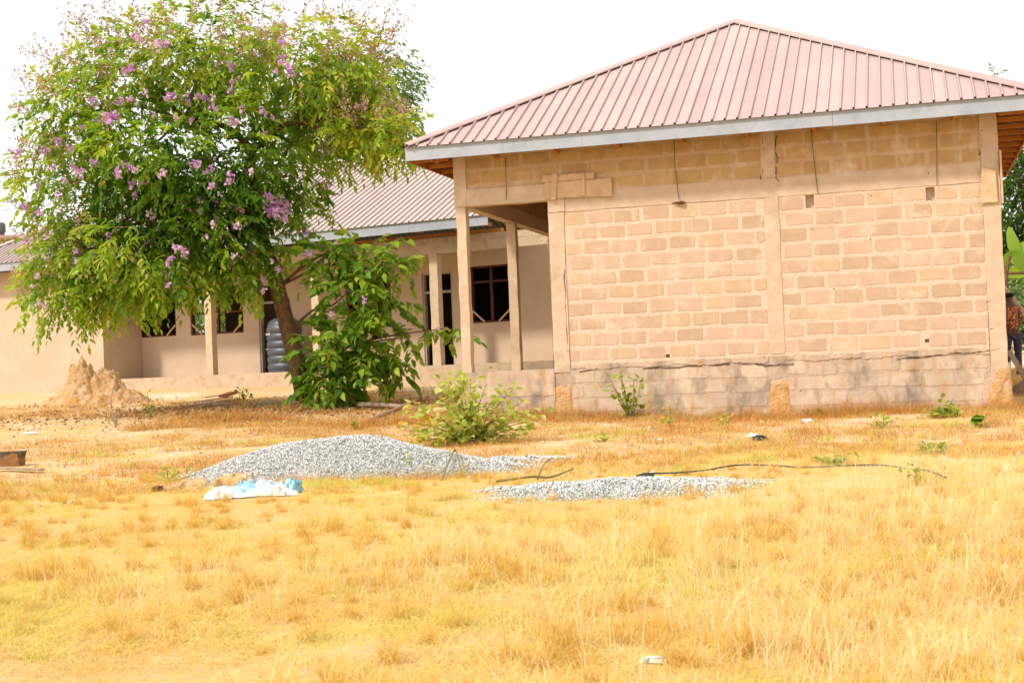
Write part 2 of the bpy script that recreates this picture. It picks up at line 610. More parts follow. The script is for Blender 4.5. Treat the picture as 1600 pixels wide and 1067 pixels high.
# block shapes: rounded, chipped outlines, each variant shared by many blocks
def block_mesh(i):
    rr = random.Random(100 + i)
    c = .06 if rr.random() < .75 else .16          # how far the corners are worn
    cs = [c * rr.uniform(.4, 1.4) for _ in range(4)]
    k = .42
    pts = [(.5 - cs[0] * k, -.5), (.5, -.5 + cs[0]), (.5, .5 - cs[1]), (.5 - cs[1] * k, .5),
           (-.5 + cs[2] * k, .5), (-.5, .5 - cs[2]), (-.5, -.5 + cs[3]), (-.5 + cs[3] * k, -.5)]
    pts = [(x + rr.uniform(-.014, .014), z + rr.uniform(-.045, .045)) for x, z in pts]
    n2 = []
    for k in range(8):
        n2.append(pts[k])
        if abs(pts[k][0] - pts[(k + 1) % 8][0]) > .5:
            for t in (.33, .67):
                n2.append((pts[k][0] * (1 - t) + pts[(k + 1) % 8][0] * t, pts[k][1] * (1 - t) + pts[(k + 1) % 8][1] * t + rr.uniform(-.035, .035)))
    pts = n2
    n = len(pts)
    b = MB()
    vs = [(0, -.5 - rr.uniform(-.05, .05), 0)]
    vs += [(x * .988, -.5 + rr.uniform(-.10, .10), z * .965) for x, z in pts]
    vs += [(x, .5, z) for x, z in pts]
    fs = [(0, 1 + k, 1 + (k + 1) % n) for k in range(n)]
    fs += [(1 + k, 1 + n + k, 1 + n + (k + 1) % n, 1 + (k + 1) % n) for k in range(n)]
    b.add(vs, [f for f in fs])
    return b


BM = {}
m_block_buff = wall_mat("block_buff", (.61, .43, .285), (.55, .385, .245), .53, .68, rnd=(.90, .90, .84), stain=.22)
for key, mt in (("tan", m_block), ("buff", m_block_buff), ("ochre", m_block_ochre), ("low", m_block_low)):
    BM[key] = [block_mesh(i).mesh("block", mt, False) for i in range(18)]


def course(x0, x1, zc, key, parent, off, y=.02, h=.19, pitch=.462, gap=.052, wav=.008):
    x = x0 + .01 - off * pitch
    while x < x1 - .05:
        p = pitch * random.uniform(.94, 1.05)
        a, e = max(x, x0 + .012), min(x + p - gap * random.uniform(.7, 1.3), x1 - .012)
        for hx0, hx1, hz0, hz1, _ in holes if parent is wall else ():
            if hz0 < zc + .1 and hz1 > zc - .1 and a < hx1 and e > hx0:
                if hx0 - a > e - hx1:
                    e = hx0 - .01
                else:
                    a = hx1 + .01
        if e - a > .09:
            o = link("block", random.choice(BM["buff" if key == "tan" and random.random() < .16 else key]), parent)
            o.location = (.5 * (a + e), y, zc + random.uniform(-wav, wav))
            o.scale = (e - a, .007 + random.uniform(0, .005), h * random.uniform(.9, 1.08))
            o.rotation_euler = (0, random.uniform(-.012, .012), 0)
        x += p


pit = (ZR0 - (ZF + .085)) / 10
for k in range(10):
    zc = ZR0 - (k + .5) * pit
    course(PX1, PM0, zc, "tan", wall, random.random() * .4 + (.5 if k % 2 else 0))
    course(PM1, PR0, zc, "tan", wall, random.random() * .4 + (.5 if k % 2 else 0))
for b_ in wall.children:      # child positions are given in the wall's own frame
    b_.location.y -= .02
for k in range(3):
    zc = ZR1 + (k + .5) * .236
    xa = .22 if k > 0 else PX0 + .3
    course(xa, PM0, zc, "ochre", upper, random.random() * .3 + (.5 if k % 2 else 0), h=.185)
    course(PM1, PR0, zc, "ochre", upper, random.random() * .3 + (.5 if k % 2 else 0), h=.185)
for k in range(3):
    zc = ZF - .03 - (k + .5) * .235
    for xa, xb in ((PX1 + .02, PM0 - .02), (PM1 + .02, PR0 - .02)):
        course(xa, xb, zc, "low", lower, random.random() * .3 + (.5 if k % 2 else 0), y=.015, h=.19, gap=.05)


def rough_box(name, x0, x1, y0, y1, z0, z1, mat, parent, seg=10, jit=.006, axis=2):
    """cast member with slightly uneven edges, cut into short lengths"""
    b = MB()
    lo, hi = [x0, y0, z0], [x1, y1, z1]
    oth = [i for i in range(3) if i != axis]
    ring = [(lo, lo), (hi, lo), (hi, hi), (lo, hi)]
    vs, fs = [], []
    for s in range(seg + 1):
        t = lo[axis] + (hi[axis] - lo[axis]) * s / seg
        for q0, q1 in ring:
            p = [0, 0, 0]
            p[axis] = t
            p[oth[0]] = q0[oth[0]] + random.uniform(-jit, jit)
            p[oth[1]] = q1[oth[1]] + random.uniform(-jit, jit)
            vs.append(p)
    for s in range(seg):
        for k in range(4):
            k2 = (k + 1) % 4
            fs.append((s * 4 + k, s * 4 + k2, s * 4 + 4 + k2, s * 4 + 4 + k))
    fs += [(3, 2, 1, 0), tuple(seg * 4 + k for k in range(4))]
    if axis == 1:
        fs = [tuple(reversed(f)) for f in fs]
    b.add(vs, fs)
    return b.build(name, mat, parent)


rough_box("column", .0, .21, -.015, .20, ZB, ZS + .10, m_conc, fb, 5)
rough_box("post", .015, .175, .0, .18, ZF - .02, ZB - .003, m_conc, fb, 14, .008)
rough_box("pillar", PX0, PX1, .004, .22, ZF - .06, ZR0, m_conc, fb, 16, .007)
rough_box("pilaster", PM0, PM1, .008, .2, ZF + .10, ZR0, m_conc, fb, 16, .005)
rough_box("pilaster", PM0 - .01, PM1 - .02, -.006, .2, ZR1, ZS + .1, m_conc, fb, 5, .012)
rough_box("column", PR0, WD, .0, .25, -.3, ZS + .1, m_conc, fb, 22, .007)
rough_box("ring_beam", PX0 + .28, PR0 - .003, .009, .2, ZR0, ZR1, m_conc, fb, 26, .005, 0)
rough_box("lintel", .213, PX0 + .277, -.012, .2, ZB, ZB + .27, m_conc, fb, 8, .005, 0)
rough_box("lintel", PX0 + .002, PX0 + .277, -.010, .2, ZR0 + .002, ZB - .002, m_conc, fb, 3, .004, 0)
pl = rough_box("plinth", .0, PX0 - .003, .0, .2, -.4, ZF - .002, m_low, fb, 8, .006, 0)
course(.04, PX0 - .02, .52, "low", pl, .2, y=.0, h=.17)
course(.04, PX0 - .02, .28, "low", pl, .6, y=.0, h=.17)
# lumpy mud-splashed footings of the columns
for xa, xb, zt in ((PX0 - .01, PX1 + .02, .60), (PM0 - .03, PM1 + .05, .56), (PR0 - .01, WD + .03, .66)):
    b = MB()
    vs, fs = [], []
    nx_, nz_ = 12, 18
    for s in range(nz_ + 1):
        f_ = s / nz_
        for k in range(nx_ + 1):
            u = k / nx_ * 2 - 1
            w = .10 * (1 - f_) ** 2.2
            top_ = zt + .06 * mnoise.noise(Vector((u * 2.2, xa * 3, 1.0)))
            x = .5 * (xa + xb) + u * (.5 * (xb - xa) + w * (1 + .6 * mnoise.noise(Vector((f_ * 5, xa, u)))))
            e_ = max(0, 1 - abs(u) ** 5)
            y = .03 - (.030 + w * .9) * e_ ** .5 - .022 * mnoise.noise(Vector((u * 2.5, f_ * 6, xa * 2)))
            if s == nz_:
                y = .03
            vs.append((x, y, -.3 + (top_ + .3) * f_))
    for s in range(nz_):
        for k in range(nx_):
            q = s * (nx_ + 1) + k
            fs.append((q, q + 1, q + nx_ + 2, q + nx_ + 1))
    b.add(vs, fs)
    b.build("footing", m_foot, fb, True)
# ragged floor-slab ledge, broken along its length
b = MB()
for xa, xb in ((PX1 + .02, PM0 - .03), (PM1 + .03, PR0)):
    n = 64
    vs, fs = [], []
    for i in range(n + 1):
        x = xa + (xb - xa) * i / n
        zt = ZF + .065 + .006 * math.sin(i * 1.7) + random.uniform(-.008, .008)
        zb = ZF - .02 + .012 * math.sin(i * .37 + 1) + random.uniform(-.014, .014)
        pr = .009 + random.uniform(-.007, .005)
        vs += [(x, .03, zt), (x, pr, zt - .015), (x, pr - .004, zb), (x, .03, zb - .01)]
    for i in range(n):
        for k in range(3):
            fs.append((i * 4 + k, i * 4 + 4 + k, i * 4 + 5 + k, i * 4 + 1 + k))
    b.add(vs, [tuple(reversed(f)) for f in fs])
b.build("floor_ledge", m_low, fb)
# dark jagged cracks in the render
for pts in ([(1191, 216), (1193, 235), (1190, 252), (1193, 270), (1186, 284)], [(1213, 212), (1211, 232), (1214, 256), (1212, 276), (1218, 286)],
            [(1004, 576), (1040, 574), (1085, 572), (1130, 569), (1170, 568), (1210, 570), (1250, 567)], [(1400, 561), (1440, 558), (1480, 553), (1530, 549), (1574, 545)],
            [(1180, 570), (1200, 572), (1235, 569)], [(905, 582), (925, 578), (940, 575)], [(1530, 243), (1533, 225), (1531, 205)], [(882, 420), (884, 470), (886, 520), (888, 560)], [(1548, 470), (1540, 473)], [(1555, 512), (1543, 515)]):
    b = MB()
    dense = []
    for (xa, ya), (xb, yb) in zip(pts[:-1], pts[1:]):
        for t in (0, .25, .5, .75):
            dense.append((xa + (xb - xa) * t + random.uniform(-1.2, 1.2), ya + (yb - ya) * t + random.uniform(-1.2, 1.2)))
    P_ = [plane(x, y, (0, .004, 0), (0, 1, 0)) for x, y in dense]
    i = 0
    while i < len(P_) - 2:
        k = random.randint(2, 6)
        seg_ = P_[i:i + k + 1]
        if len(seg_) > 1:
            b.tube(seg_, [random.uniform(.003, .009) for _ in seg_], 4)
        i += k + (1 if random.random() < .45 else 0)
    b.build("crack", m_wire, fb)
# porch floor, inner and outer walls
b = MB()
b.box(.18, PX0 + .2, .205, DP, ZF - .16, ZF)
b.build("porch_floor", m_conc, fb)
b = MB()
b.box(.0, .178, .205, DP, -.4, ZF - .001)
b.build("plinth", m_low, fb)
b = MB()
b.box(PX0 + .03, PX0 + .2, .23, DP, ZF + .002, ZS)
b.build("inner_wall", m_block, fb)
b = MB()
b.box(WD - .22, WD - .012, .255, DP, -.4, ZS)
b.build("side_wall", m_block, fb)
b = MB()
b.box(.2, WD - .22, DP + .003, DP + .2, -.4, ZS)
b.build("rear_wall", m_block, fb)
rough_box("side_beam", .01, .20, .205, DP, ZB + .002, ZB + .27, m_conc, fb, 12, .005, 1)
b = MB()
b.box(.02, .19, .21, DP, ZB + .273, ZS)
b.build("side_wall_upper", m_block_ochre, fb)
for y in (3.0, 6.2):
    rough_box("post", .02, .19, y, y + .18, ZF, ZB, m_conc, fb, 12, .006)

# roof: battened metal sheets on four hip faces, apex line running back
PITCH_R = (7.157 - ZFT) / (WD / 2 + OV)
E0, E1 = -OV, WD + OV
R0, R1 = -OV, DP + OV
AX = WD / 2
AY0 = WD / 2
AZ = 7.157
roof = MB()
RIBW, RIBH, PANW = .035, .032, .19


def sheet(b, org, ux, uy, uz_n, x0, x1, top, bot=0.0, first=True):
    """one pan with a rib on its left edge; x along the eave, y up the slope; top(x) gives slope length"""
    prof = [(x0, 0), (x0 + .008, RIBH), (x0 + .008 + RIBW - .016, RIBH), (x0 + RIBW, 0), (x1, 0)]
    vs = []
    for x, h in prof:
        for s in (bot, max(top(x), bot + .002)):
            vs.append(org + ux * x + uy * s + uz_n * h)
    b.add(vs, [(2 * i, 2 * i + 2, 2 * i + 3, 2 * i + 1) for i in range(4)])
    return b


def hip_face(A, B, P, Q, name, mat, parent, single=True, rise=.03):
    """face with eave A->B and top P (above A side) ->Q (P==Q for a triangle)"""
    A, B, P, Q = [np.array(v, float) for v in (A, B, P, Q)]
    L = np.linalg.norm(B - A)
    ux = (B - A) / L
    pa = P - A
    uy = pa - ux * (pa @ ux)
    S = np.linalg.norm(uy)
    uy /= S
    un = np.cross(ux, uy)
    xp, xq = pa @ ux, (Q - A) @ ux

    def top(x):
        if x < xp:
            return S * x / xp
        if x > xq:
            return S * (L - x) / (L - xq)
        return S
    n = int(round(L / PANW))
    w = L / n
    allb = MB()
    for i in range(n):
        x0, x1 = i * w, (i + 1) * w
        t = lambda x: max(0.004, top(min(max(x, 0), L)))
        if single:
            sheet(MB(), A, ux, uy, un, x0, x1, t)
            b = sheet(MB(), A - uy * .05, ux, uy, un, x0, x1, lambda x: t(x) + .05)
            if max(top(x0), top(x1)) > .02:
                so = b.build("roof_sheet", mat, parent)
                so.data.materials.append(m_rib_shade)
                for q_ in (0, 2):
                    so.data.polygons[q_].material_index = 1
        else:
            sheet(allb, A - uy * .05, ux, uy, un, x0, x1, lambda x: t(x) + .05)
    if not single:
        allb.build("roof_sheet", mat, parent)


def cap(a, b_, mat, parent, n1, n2, w=.13):
    """folded ridge or hip cap lying on both faces"""
    a, b_ = np.array(a, float), np.array(b_, float)
    t = (b_ - a) / np.linalg.norm(b_ - a)
    vs = []
    for p in (a, b_):
        for nn, sgn in ((n1, 1), (n2, -1)):
            pass
        s1 = np.cross(t, n1)
        s2 = -np.cross(t, n2)
        upn = (np.array(n1) + np.array(n2))
        upn = upn / np.linalg.norm(upn)
        vs += [p + s1 * w + np.array(n1) * .034, p + s1 * (w - .01) + np.array(n1) * .05, p + upn * .06, p + s2 * (w - .01) + np.array(n2) * .05, p + s2 * w + np.array(n2) * .034]
    bb = MB()
    bb.add(vs, [(i + 5, i + 6, i + 1, i) for i in range(4)])
    return bb.build("hip_cap", mat, parent)


rb = MB()      # boarding that carries the sheets
rf = MB()
rf.bar((AX, AY0, AZ - .14), (AX, max(AY0 + .2, DP + OV - 2.4), AZ - .14), .06, .14)
roof_o = rf.build("roof", m_wood, fb)
apex = (AX, AY0, AZ)
apex2 = (AX, DP + OV - 2.0, AZ)
c00, c10, c11, c01 = (E0, R0, ZFT), (E1, R0, ZFT), (E1, R1, ZFT), (E0, R1, ZFT)
hip_face(c00, c10, apex, apex, "front", m_roof, roof_o)
hip_face(c10, c11, apex, apex2, "right", m_roof, roof_o, False)
hip_face(c11, c01, apex2, apex2, "rear", m_roof, roof_o, False)
hip_face(c01, c00, apex2, apex, "left", m_roof, roof_o, False)


def fnorm(A, B, P):
    n = np.cross(np.array(B, float) - np.array(A, float), np.array(P, float) - np.array(A, float))
    return n / np.linalg.norm(n)


nF, nR, nL, nB = fnorm(c00, c10, apex), fnorm(c10, c11, apex), fnorm(c01, c00, apex), fnorm(c11, c01, apex2)
cap(c00, apex, m_roof, roof_o, nF, nL)
cap(apex, c10, m_roof, roof_o, nF, nR)
cap(apex, apex2, m_roof, roof_o, nR, nL)
cap(apex2, c11, m_roof, roof_o, nR, nB)
cap(c01, apex2, m_roof, roof_o, nL, nB)
# fascia boards, joints where the photograph has them
J = [E0 + .0, 2.32, 6.15, E1]
for i in range(3):
    b = MB()
    dz = random.uniform(-.004, .004)
    b.box(J[i] + .002, J[i + 1] - .002, R0 - .001 * i, R0 + .028, ZFA + dz, ZFT - .015)
    b.build("fascia_board", m_fascia, fb)
b = MB()
b.box(E0, E0 + .028, R0 + .031, R1 - .03, ZFA, ZFT - .015)
b.build("fascia_board", m_wood, fb)
b = MB()
b.box(E1 - .028, E1, R0 + .031, R1 - .03, ZFA, ZFT - .015)
b.build("fascia_board", m_wood, fb)
b = MB()
b.box(E0, E1, R1 - .028, R1, ZFA, ZFT - .015)
b.build("fascia_board", m_fascia, fb)


def raf(a, b_, w=.05, h=.09):
    bb = MB()
    bb.bar(a, b_, w, h)
    return bb.build("rafter", m_wood, fb)


TP = PITCH_R
for x in np.arange(E0 + .35, E1 - .2, 1.02):      # front lookouts
    raf((x, R0 + .03, ZFA + .075), (x, .015, ZFA + .075), .05, .10)
    up_to = min(x - E0, E1 - x, AY0 - R0)
    raf((x, R0 + .04, ZFT - .085), (x, R0 + up_to, ZFT - .085 + up_to * TP))
for y in np.arange(R0 + .35, R1 - .2, .70):
    raf((E1 - .03, y, ZFA + .045), (WD + .005, y, ZFA + .045), .04, .07)
    raf((E0 + .03, y, ZFA + .045), (-.005, y, ZFA + .045), .04, .07)
for y in np.arange(R0 + .8, R1 - .6, .9):
    u_ = min(y - R0, R1 - y, AX - E0 - .05)
    raf((E1 - .03, y, ZFT - .085), (E1 - u_, y, ZFT - .085 + u_ * TP))
    raf((E0 + .03, y, ZFT - .085), (E0 + u_, y, ZFT - .085 + u_ * TP))
b = MB()
b.bar((.1, .1, ZS + .14), (WD - .1, .1, ZS + .14), .09, .05)
b.bar((E0 + .05, R0 + .12, ZFA - .012 + .05), (E1 - .05, R0 + .12, ZFA - .012 + .05), .12, .02)
b.build("wall_plate", m_wood, fb)
b = MB()
for y in (1.6, 3.4, 5.2):
    b.bar((.1, y, ZS + .03), (WD - .1, y, ZS + .03), .05, .10)
b.build("tie_beam", m_wood, fb)

# ================================================================== REAR BUILDING (plastered, veranda)
TH = YAW - math.radians(28)
A0 = at(680, 574.5, 33.6)
UU = np.array([math.cos(TH), math.sin(TH), 0])
VV = np.array([-math.sin(TH), math.cos(TH), 0])
OB = (A0[0], A0[1], 0)
pb = thing("plastered_building", "long tan plastered building with veranda and beige metal roof behind the tree", "building", OB, TH)


def uv(x, y, v=0):
    P = plane(x, y, A0 + VV * v, VV)
    return (P - A0) @ UU, P[2]


ZP, ZPB = 1.045, 3.68       # veranda floor, underside of beam
UL, UR = -15.4, 3.1
VD = 1.5
UC = -10.45                 # left end of the veranda
B = MB()
B.box(UC + .003, UR, 0, VD, .1, ZP)
pf = B.build("veranda_floor", m_plinth2, pb)
B = MB()
B.box(UL, UC, 0, .2, .1, 4.2)
B.build("end_room_wall", m_plaster, pb)
B = MB()
B.box(UC - .2, UC + .001, .203, VD - .002, .1, 4.2)
B.build("end_room_wall", m_plaster, pb)
SIL = 2.13
wins = [(-10.5, -9.2, SIL + .05, 3.42), (-8.68, -6.85, SIL + .03, 3.45), (-3.5, -2.13, SIL - .05, 3.42), (.18, 1.30, 2.04, 3.43)]
doors = [(-6.33, -5.45, ZP, 3.4), (-1.2, -.33, ZP, 3.36)]
hl = [(*w, None) for w in wins] + [(*d_, None) for d_ in doors]
wb = wall_mesh(UC + .002, UR, ZP, 4.2, .2, hl)
bw = wb.build("veranda_wall", m_plaster, pb)
bw.location = (0, VD, 0)
# beam, posts
bm_ = rough_box("veranda_beam", UC + .002, UR, .0, .2, ZPB, 4.05, m_plinth2, pb, 24, .006, 0)
# blocks showing in the top of the beam
for k in range(14):
    u = -2.6 + k * .42
    o = link("block", random.choice(BM["low"]), bm_)
    o.location = (u, .0, 3.96)
    o.scale = (.34, .014, .14)
for u in (-6.8, -3.4, .05):
    rough_box("post", u - .11, u + .11, .0, .2, ZP + .002, ZPB - .002, m_post2, pb, 12, .005)
# rooms behind: partitions, rear wall with an opening opposite the second window
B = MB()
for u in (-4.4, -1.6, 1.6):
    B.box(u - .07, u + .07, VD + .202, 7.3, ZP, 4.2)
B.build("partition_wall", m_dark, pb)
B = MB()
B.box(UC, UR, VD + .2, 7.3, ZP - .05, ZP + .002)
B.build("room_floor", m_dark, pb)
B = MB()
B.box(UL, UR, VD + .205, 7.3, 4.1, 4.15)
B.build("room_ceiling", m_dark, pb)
rw = wall_mesh(UL, UR, .1, 4.2, .2, [(uv(298, 500, 7.3)[0], uv(352, 500, 7.3)[0], uv(320, 528, 7.3)[1], uv(320, 462, 7.3)[1], None)]).build("rear_wall", m_plaster, pb)
rw.location = (0, 7.3, 0)
B = MB()
B.box(UL, UL + .2, .203, 7.298, .1, 4.2)
B.build("side_wall", m_plaster, pb)


def window(x0, x1, z0, z1, mat, braces=True, trans=.72):
    f = MB()
    fwid = .05
    for a, b_, c_, d_ in ((x0, x0 + fwid, z0, z1), (x1 - fwid, x1, z0, z1), (x0 + fwid, x1 - fwid, z1 - fwid, z1), (x0 + fwid, x1 - fwid, z0, z0 + fwid)):
        f.box(a, b_, VD + .05, VD + .13, c_, d_)
    fr = f.build("window", mat, pb)
    q = MB()
    xm = .5 * (x0 + x1)
    q.box(xm - .035, xm + .035, VD + .06, VD + .12, z0 + fwid, z1 - fwid)
    q.build("mullion", mat, fr)
    q = MB()
    zt = z0 + (z1 - z0) * trans
    q.box(x0 + fwid, x1 - fwid, VD + .065, VD + .115, zt - .025, zt + .025)
    q.build("transom", mat, fr)
    if braces:
        for xa, xb in ((x0 + .04, x0 + .36), (x1 - .04, x1 - .36)):
            q = MB()
            q.bar((xa, VD + .03, z0 + .30), (xb, VD + .03, z0 + .02), .025, .04)
            q.build("brace", m_wood_pale, fr)


for i, w in enumerate(wins):
    window(*w, m_frame, True, .72 if i != 1 else .45)
for x0, x1, z0, z1 in doors:
    f = MB()
    for a, b_, c_, d_ in ((x0, x0 + .05, z0, z1), (x1 - .05, x1, z0, z1), (x0 + .05, x1 - .05, z1 - .05, z1)):
        f.box(a, b_, VD + .03, VD + .15, c_, d_)
    fr = f.build("door_frame", m_frame_grey, pb)
    q = MB()
    q.box(x0 + .05, x1 - .05, VD + .05, VD + .12, z1 - .52, z1 - .46)
    q.build("transom", m_frame_grey, fr)

# rear roof
RE, RZ0, RZ1 = -.6, 4.17, 4.42
UE0, UE1 = UL - .6, 1.9
RV = 4.15
RZ = 4.42 + (RV - RE) * .52
e0, e1, e2, e3 = (UE0, RE, RZ1), (UE1, RE, RZ1), (UE1, 2 * RV - RE, RZ1), (UE0, 2 * RV - RE, RZ1)
t0, t1 = (UE0 + RV - RE, RV, RZ), (UE1 + .0, RV, RZ)
rf = MB()
rf.bar((t0[0], RV, RZ - .14), (t1[0], RV, RZ - .14), .06, .14)
r2 = rf.build("roof", m_wood, pb)
hip_face(e0, e1, t0, t1, "front", m_roof2, r2)
hip_face(e2, e3, t1, t0, "rear", m_roof2, r2, False)
hip_face(e3, e0, t0, t0, "left", m_roof2, r2, False)
k1, k2, k3 = fnorm(e0, e1, t0), fnorm(e2, e3, t1), fnorm(e3, e0, t0)
cap(t0, t1, m_roof2, r2, k1, k2)
cap(e0, t0, m_roof2, r2, k1, k3)
cap(e3, t0, m_roof2, r2, k3, k2)
B = MB()
B.box(UE1 - .05, UE1, .3, 2 * RV - RE - .3, 4.21, 4.45)
B.build("gable_board", m_wood, pb)
js = [UE0, -9.6, -4.6, -.2, UE1]
for i in range(4):
    B = MB()
    B.box(js[i] + .003, js[i + 1] - .003, RE, RE + .028, RZ0 + random.uniform(-.005, .005), RZ1 - .012)
    B.build("fascia_board", m_fascia, pb)
B = MB()
B.box(UE0, UE0 + .028, RE + .03, 2 * RV - RE, RZ0, RZ1 - .012)
B.build("fascia_board", m_fascia, pb)
for u in np.arange(UE0 + .4, UE1 - .1, .95):
    B = MB()
    B.bar((u, RE + .03, RZ0 + .1), (u, .3, RZ0 + .1), .05, .09)
    B.build("rafter", m_wood, pb)
B = MB()
B.bar((UE0 + .1, .1, 4.10), (UE1, .1, 4.10), .12, .09)
B.build("wall_plate", m_wood, pb)


# ================================================================== THINGS FIXED TO THE FRONT WALL
def W0(x, y, off=0.0):
    """point on the front wall plane under a pixel"""
    return plane(x, y, (0, off, 0), (0, 1, 0))


def on_wall_quad(corners, y0, y1):
    """board whose outline is given by four pixels on the wall, from y0 (outer) to y1"""
    pts = [W0(*c_) for c_ in corners]
    b = MB()
    b.add([(p[0], y0, p[2]) for p in pts] + [(p[0], y1, p[2]) for p in pts],
          [(0, 1, 2, 3), (7, 6, 5, 4), (0, 4, 5, 1), (1, 5, 6, 2), (2, 6, 7, 3), (3, 7, 4, 0)])
    return b


fp = thing("formwork", "pale formwork planks with two battens nailed above the porch opening", "formwork", (1.6, -.02, 3.7))


def under(o, par):
    o.parent = par
    o.matrix_parent_inverse = Matrix.Translation(-Vector(par.location))
    return o


under(on_wall_quad([(852, 310.5), (957, 307), (956, 279), (852, 286)], -.045, -.016).build("plank", m_wood_pale, None), fp)
under(on_wall_quad([(848, 285.5), (929, 280), (929, 270), (848, 275)], -.043, -.016).build("plank", m_wood_pale, None), fp)
under(on_wall_quad([(862, 313), (870, 312.5), (872, 272), (864, 272.5)], -.075, -.047).build("batten", m_wood_pale, None), fp)
under(on_wall_quad([(911, 307), (915.5, 306.5), (914.5, 271), (910, 271.5)], -.075, -.047).build("batten", m_wood_pale, None), fp)
fp2 = thing("formwork_plank", "pale formwork board left nailed round the right corner of the block wall", "plank", (8.4, -.02, 3.8))
under(on_wall_quad([(1532, 318), (1559, 316), (1555, 268), (1533, 262)], -.045, -.018).build("plank", m_wood_pale, None), fp2)
b = MB()
q0, q1 = W0(1561, 318), W0(1556, 236)
b.box(WD + .012, WD + .04, -.06, .16, q0[2], q1[2])
under(b.build("plank", m_wood_pale, None), fp2)
for i, (pts, lab) in enumerate((
        ([(790, 247), (791, 280), (791, 312)], "thin dark wire hanging down over the porch lintel"),
        ([(1053, 219), (1055, 262), (1061, 312)], "thin dark wire hanging down to the dark nest on the wall"),
        ([(1267, 202), (1271, 240), (1278, 303)], "thin dark wire hanging just right of the middle pilaster down to a hole"),
        ([(1463, 190), (1464, 240), (1464, 290)], "thin dark wire hanging at far right of the wall above a small hole"))):
    b = MB()
    b.tube([W0(*p_, -.02) for p_ in pts], .005, 5)
    tag(b.build("hanging_wire", m_wire, None), lab, "wire", "wires hanging from the eaves")
b = MB()
n0 = W0(1063, 317, -.01)
vs = []
for k in range(26):
    a = 2 * math.pi * k / 13
    r = (.11 if k < 13 else .045) * random.uniform(.45, 1.2)
    vs.append((n0[0] + math.cos(a) * r * 1.25, .0 - (.012 if k < 13 else .05), n0[2] + math.sin(a) * r * .34))
b.add(vs + [(n0[0], -.07, n0[2])], [(k, (k + 1) % 13, 13 + (k + 1) % 13, 13 + k) for k in range(13)] + [(13 + k, 13 + (k + 1) % 13, 26) for k in range(13)])
tag(b.build("mud_nest", m_stain), "small dark mud nest on the block wall below the ring beam", "nest")

# ================================================================== THE FLOWERING TREE
tree = thing("flowering_tree", "large leafy tree with mauve blossom in front of the veranda", "tree", G(478, 628))
TD = 27.6
tb = np.array(tree.location)


def tchild(o):
    return under(o, tree)


def spline(pts, n=5):
    P = [np.array(p, float) for p in pts]
    P = [2 * P[0] - P[1]] + P + [2 * P[-1] - P[-2]]
    out = []
    for i in range(1, len(P) - 2):
        for k in range(n):
            t = k / n
            a, b_, c_, d_ = P[i - 1], P[i], P[i + 1], P[i + 2]
            out.append(.5 * (2 * b_ + (c_ - a) * t + (2 * a - 5 * b_ + 4 * c_ - d_) * t * t + (3 * b_ - a - 3 * c_ + d_) * t ** 3))
    out.append(P[-2])
    return out


tp = [tb - [0, 0, .2], at(470, 590, TD), at(452, 520, TD), at(434, 450, TD - .1), at(420, 400, TD), at(400, 345, TD + .1)]
sp = spline(tp)
b = MB()
b.tube(sp, np.linspace(.20, .115, len(sp)), 11, .08)
tchild(b.build("trunk", m_bark, None, True))
fork = tp[-1]
LOBES = [  # px, py, depth offset, rx, ry(depth), rz (m), how many sprays
    (225, 120, .2, 1.55, 1.5, 1.25, 300), (330, 80, .4, 1.35, 1.4, 1.0, 250), (455, 110, -.1, 1.45, 1.4, 1.15, 300),
    (540, 95, .3, .8, .9, .75, 110), (520, 205, .2, 1.1, 1.2, .75, 190), (605, 210, -.3, .70, .8, .36, 96), (575, 150, .2, .55, .7, .55, 60),
    (105, 180, .2, .9, 1.0, .9, 130), (110, 285, .1, .95, 1.1, .95, 170), (220, 230, -.5, 1.35, 1.5, 1.15, 300), (330, 250, -.8, 1.3, 1.3, 1.2, 300),
    (440, 250, .2, .85, 1.1, 1.0, 170), (130, 390, -.2, 1.1, 1.2, .90, 210), (100, 455, -.2, .75, .8, .72, 110), (240, 372, -.7, 1.25, 1.3, .95, 250), (230, 325, .3, 1.2, 1.2, .9, 170), (330, 325, .4, 1.0, 1.2, .9, 150), (200, 410, .4, 1.0, 1.1, .7, 110),
    (330, 372, -.6, 1.0, 1.1, .8, 170), (185, 452, -.4, .8, .8, .42, 80), (265, 430, -.9, .8, .8, .38, 80), (365, 440, -.7, .32, .4, .50, 34), (390, 400, -.4, .5, .7, .5, 60),
    (470, 310, .3, .38, .6, .55, 26), (440, 350, .2, .5, .6, .5, 40),
]
LOW = [(520, 398, -.3, .55, .7, .40, 44), (570, 392, -.2, .65, .6, .28, 42), (612, 412, -.4, .42, .5, .15, 20), (545, 455, -.5, .55, .8, .38, 46), (595, 478, -.5, .55, .6, .22, 32),
       (535, 535, -.5, .70, .8, .46, 86), (590, 560, -.5, .60, .6, .26, 40), (525, 595, -.5, .56, .6, .36, 64), (692, 514, -.6, .24, .25, .10, 8), (630, 528, -.5, .32, .4, .13, 12), (630, 582, -.5, .28, .4, .13, 9), (505, 560, .2, .40, .5, .36, 22), (500, 605, -.2, .36, .4, .25, 22)]


def limb(p, q, r0, r1, name="branch", up_=.25, mat=None, n=7):
    p, q = np.array(p), np.array(q)
    m1 = p + (q - p) * .35 + [0, 0, np.linalg.norm(q - p) * up_ * .6] + RNG.normal(0, .08, 3)
    m2 = p + (q - p) * .7 + [0, 0, np.linalg.norm(q - p) * up_ * .5] + RNG.normal(0, .08, 3)
    s_ = spline([p, m1, m2, q], 4)
    b = MB()
    b.tube(s_, np.linspace(r0, r1, len(s_)), n, .05)
    tchild(b.build(name, mat or m_bark, None, True))
    return s_


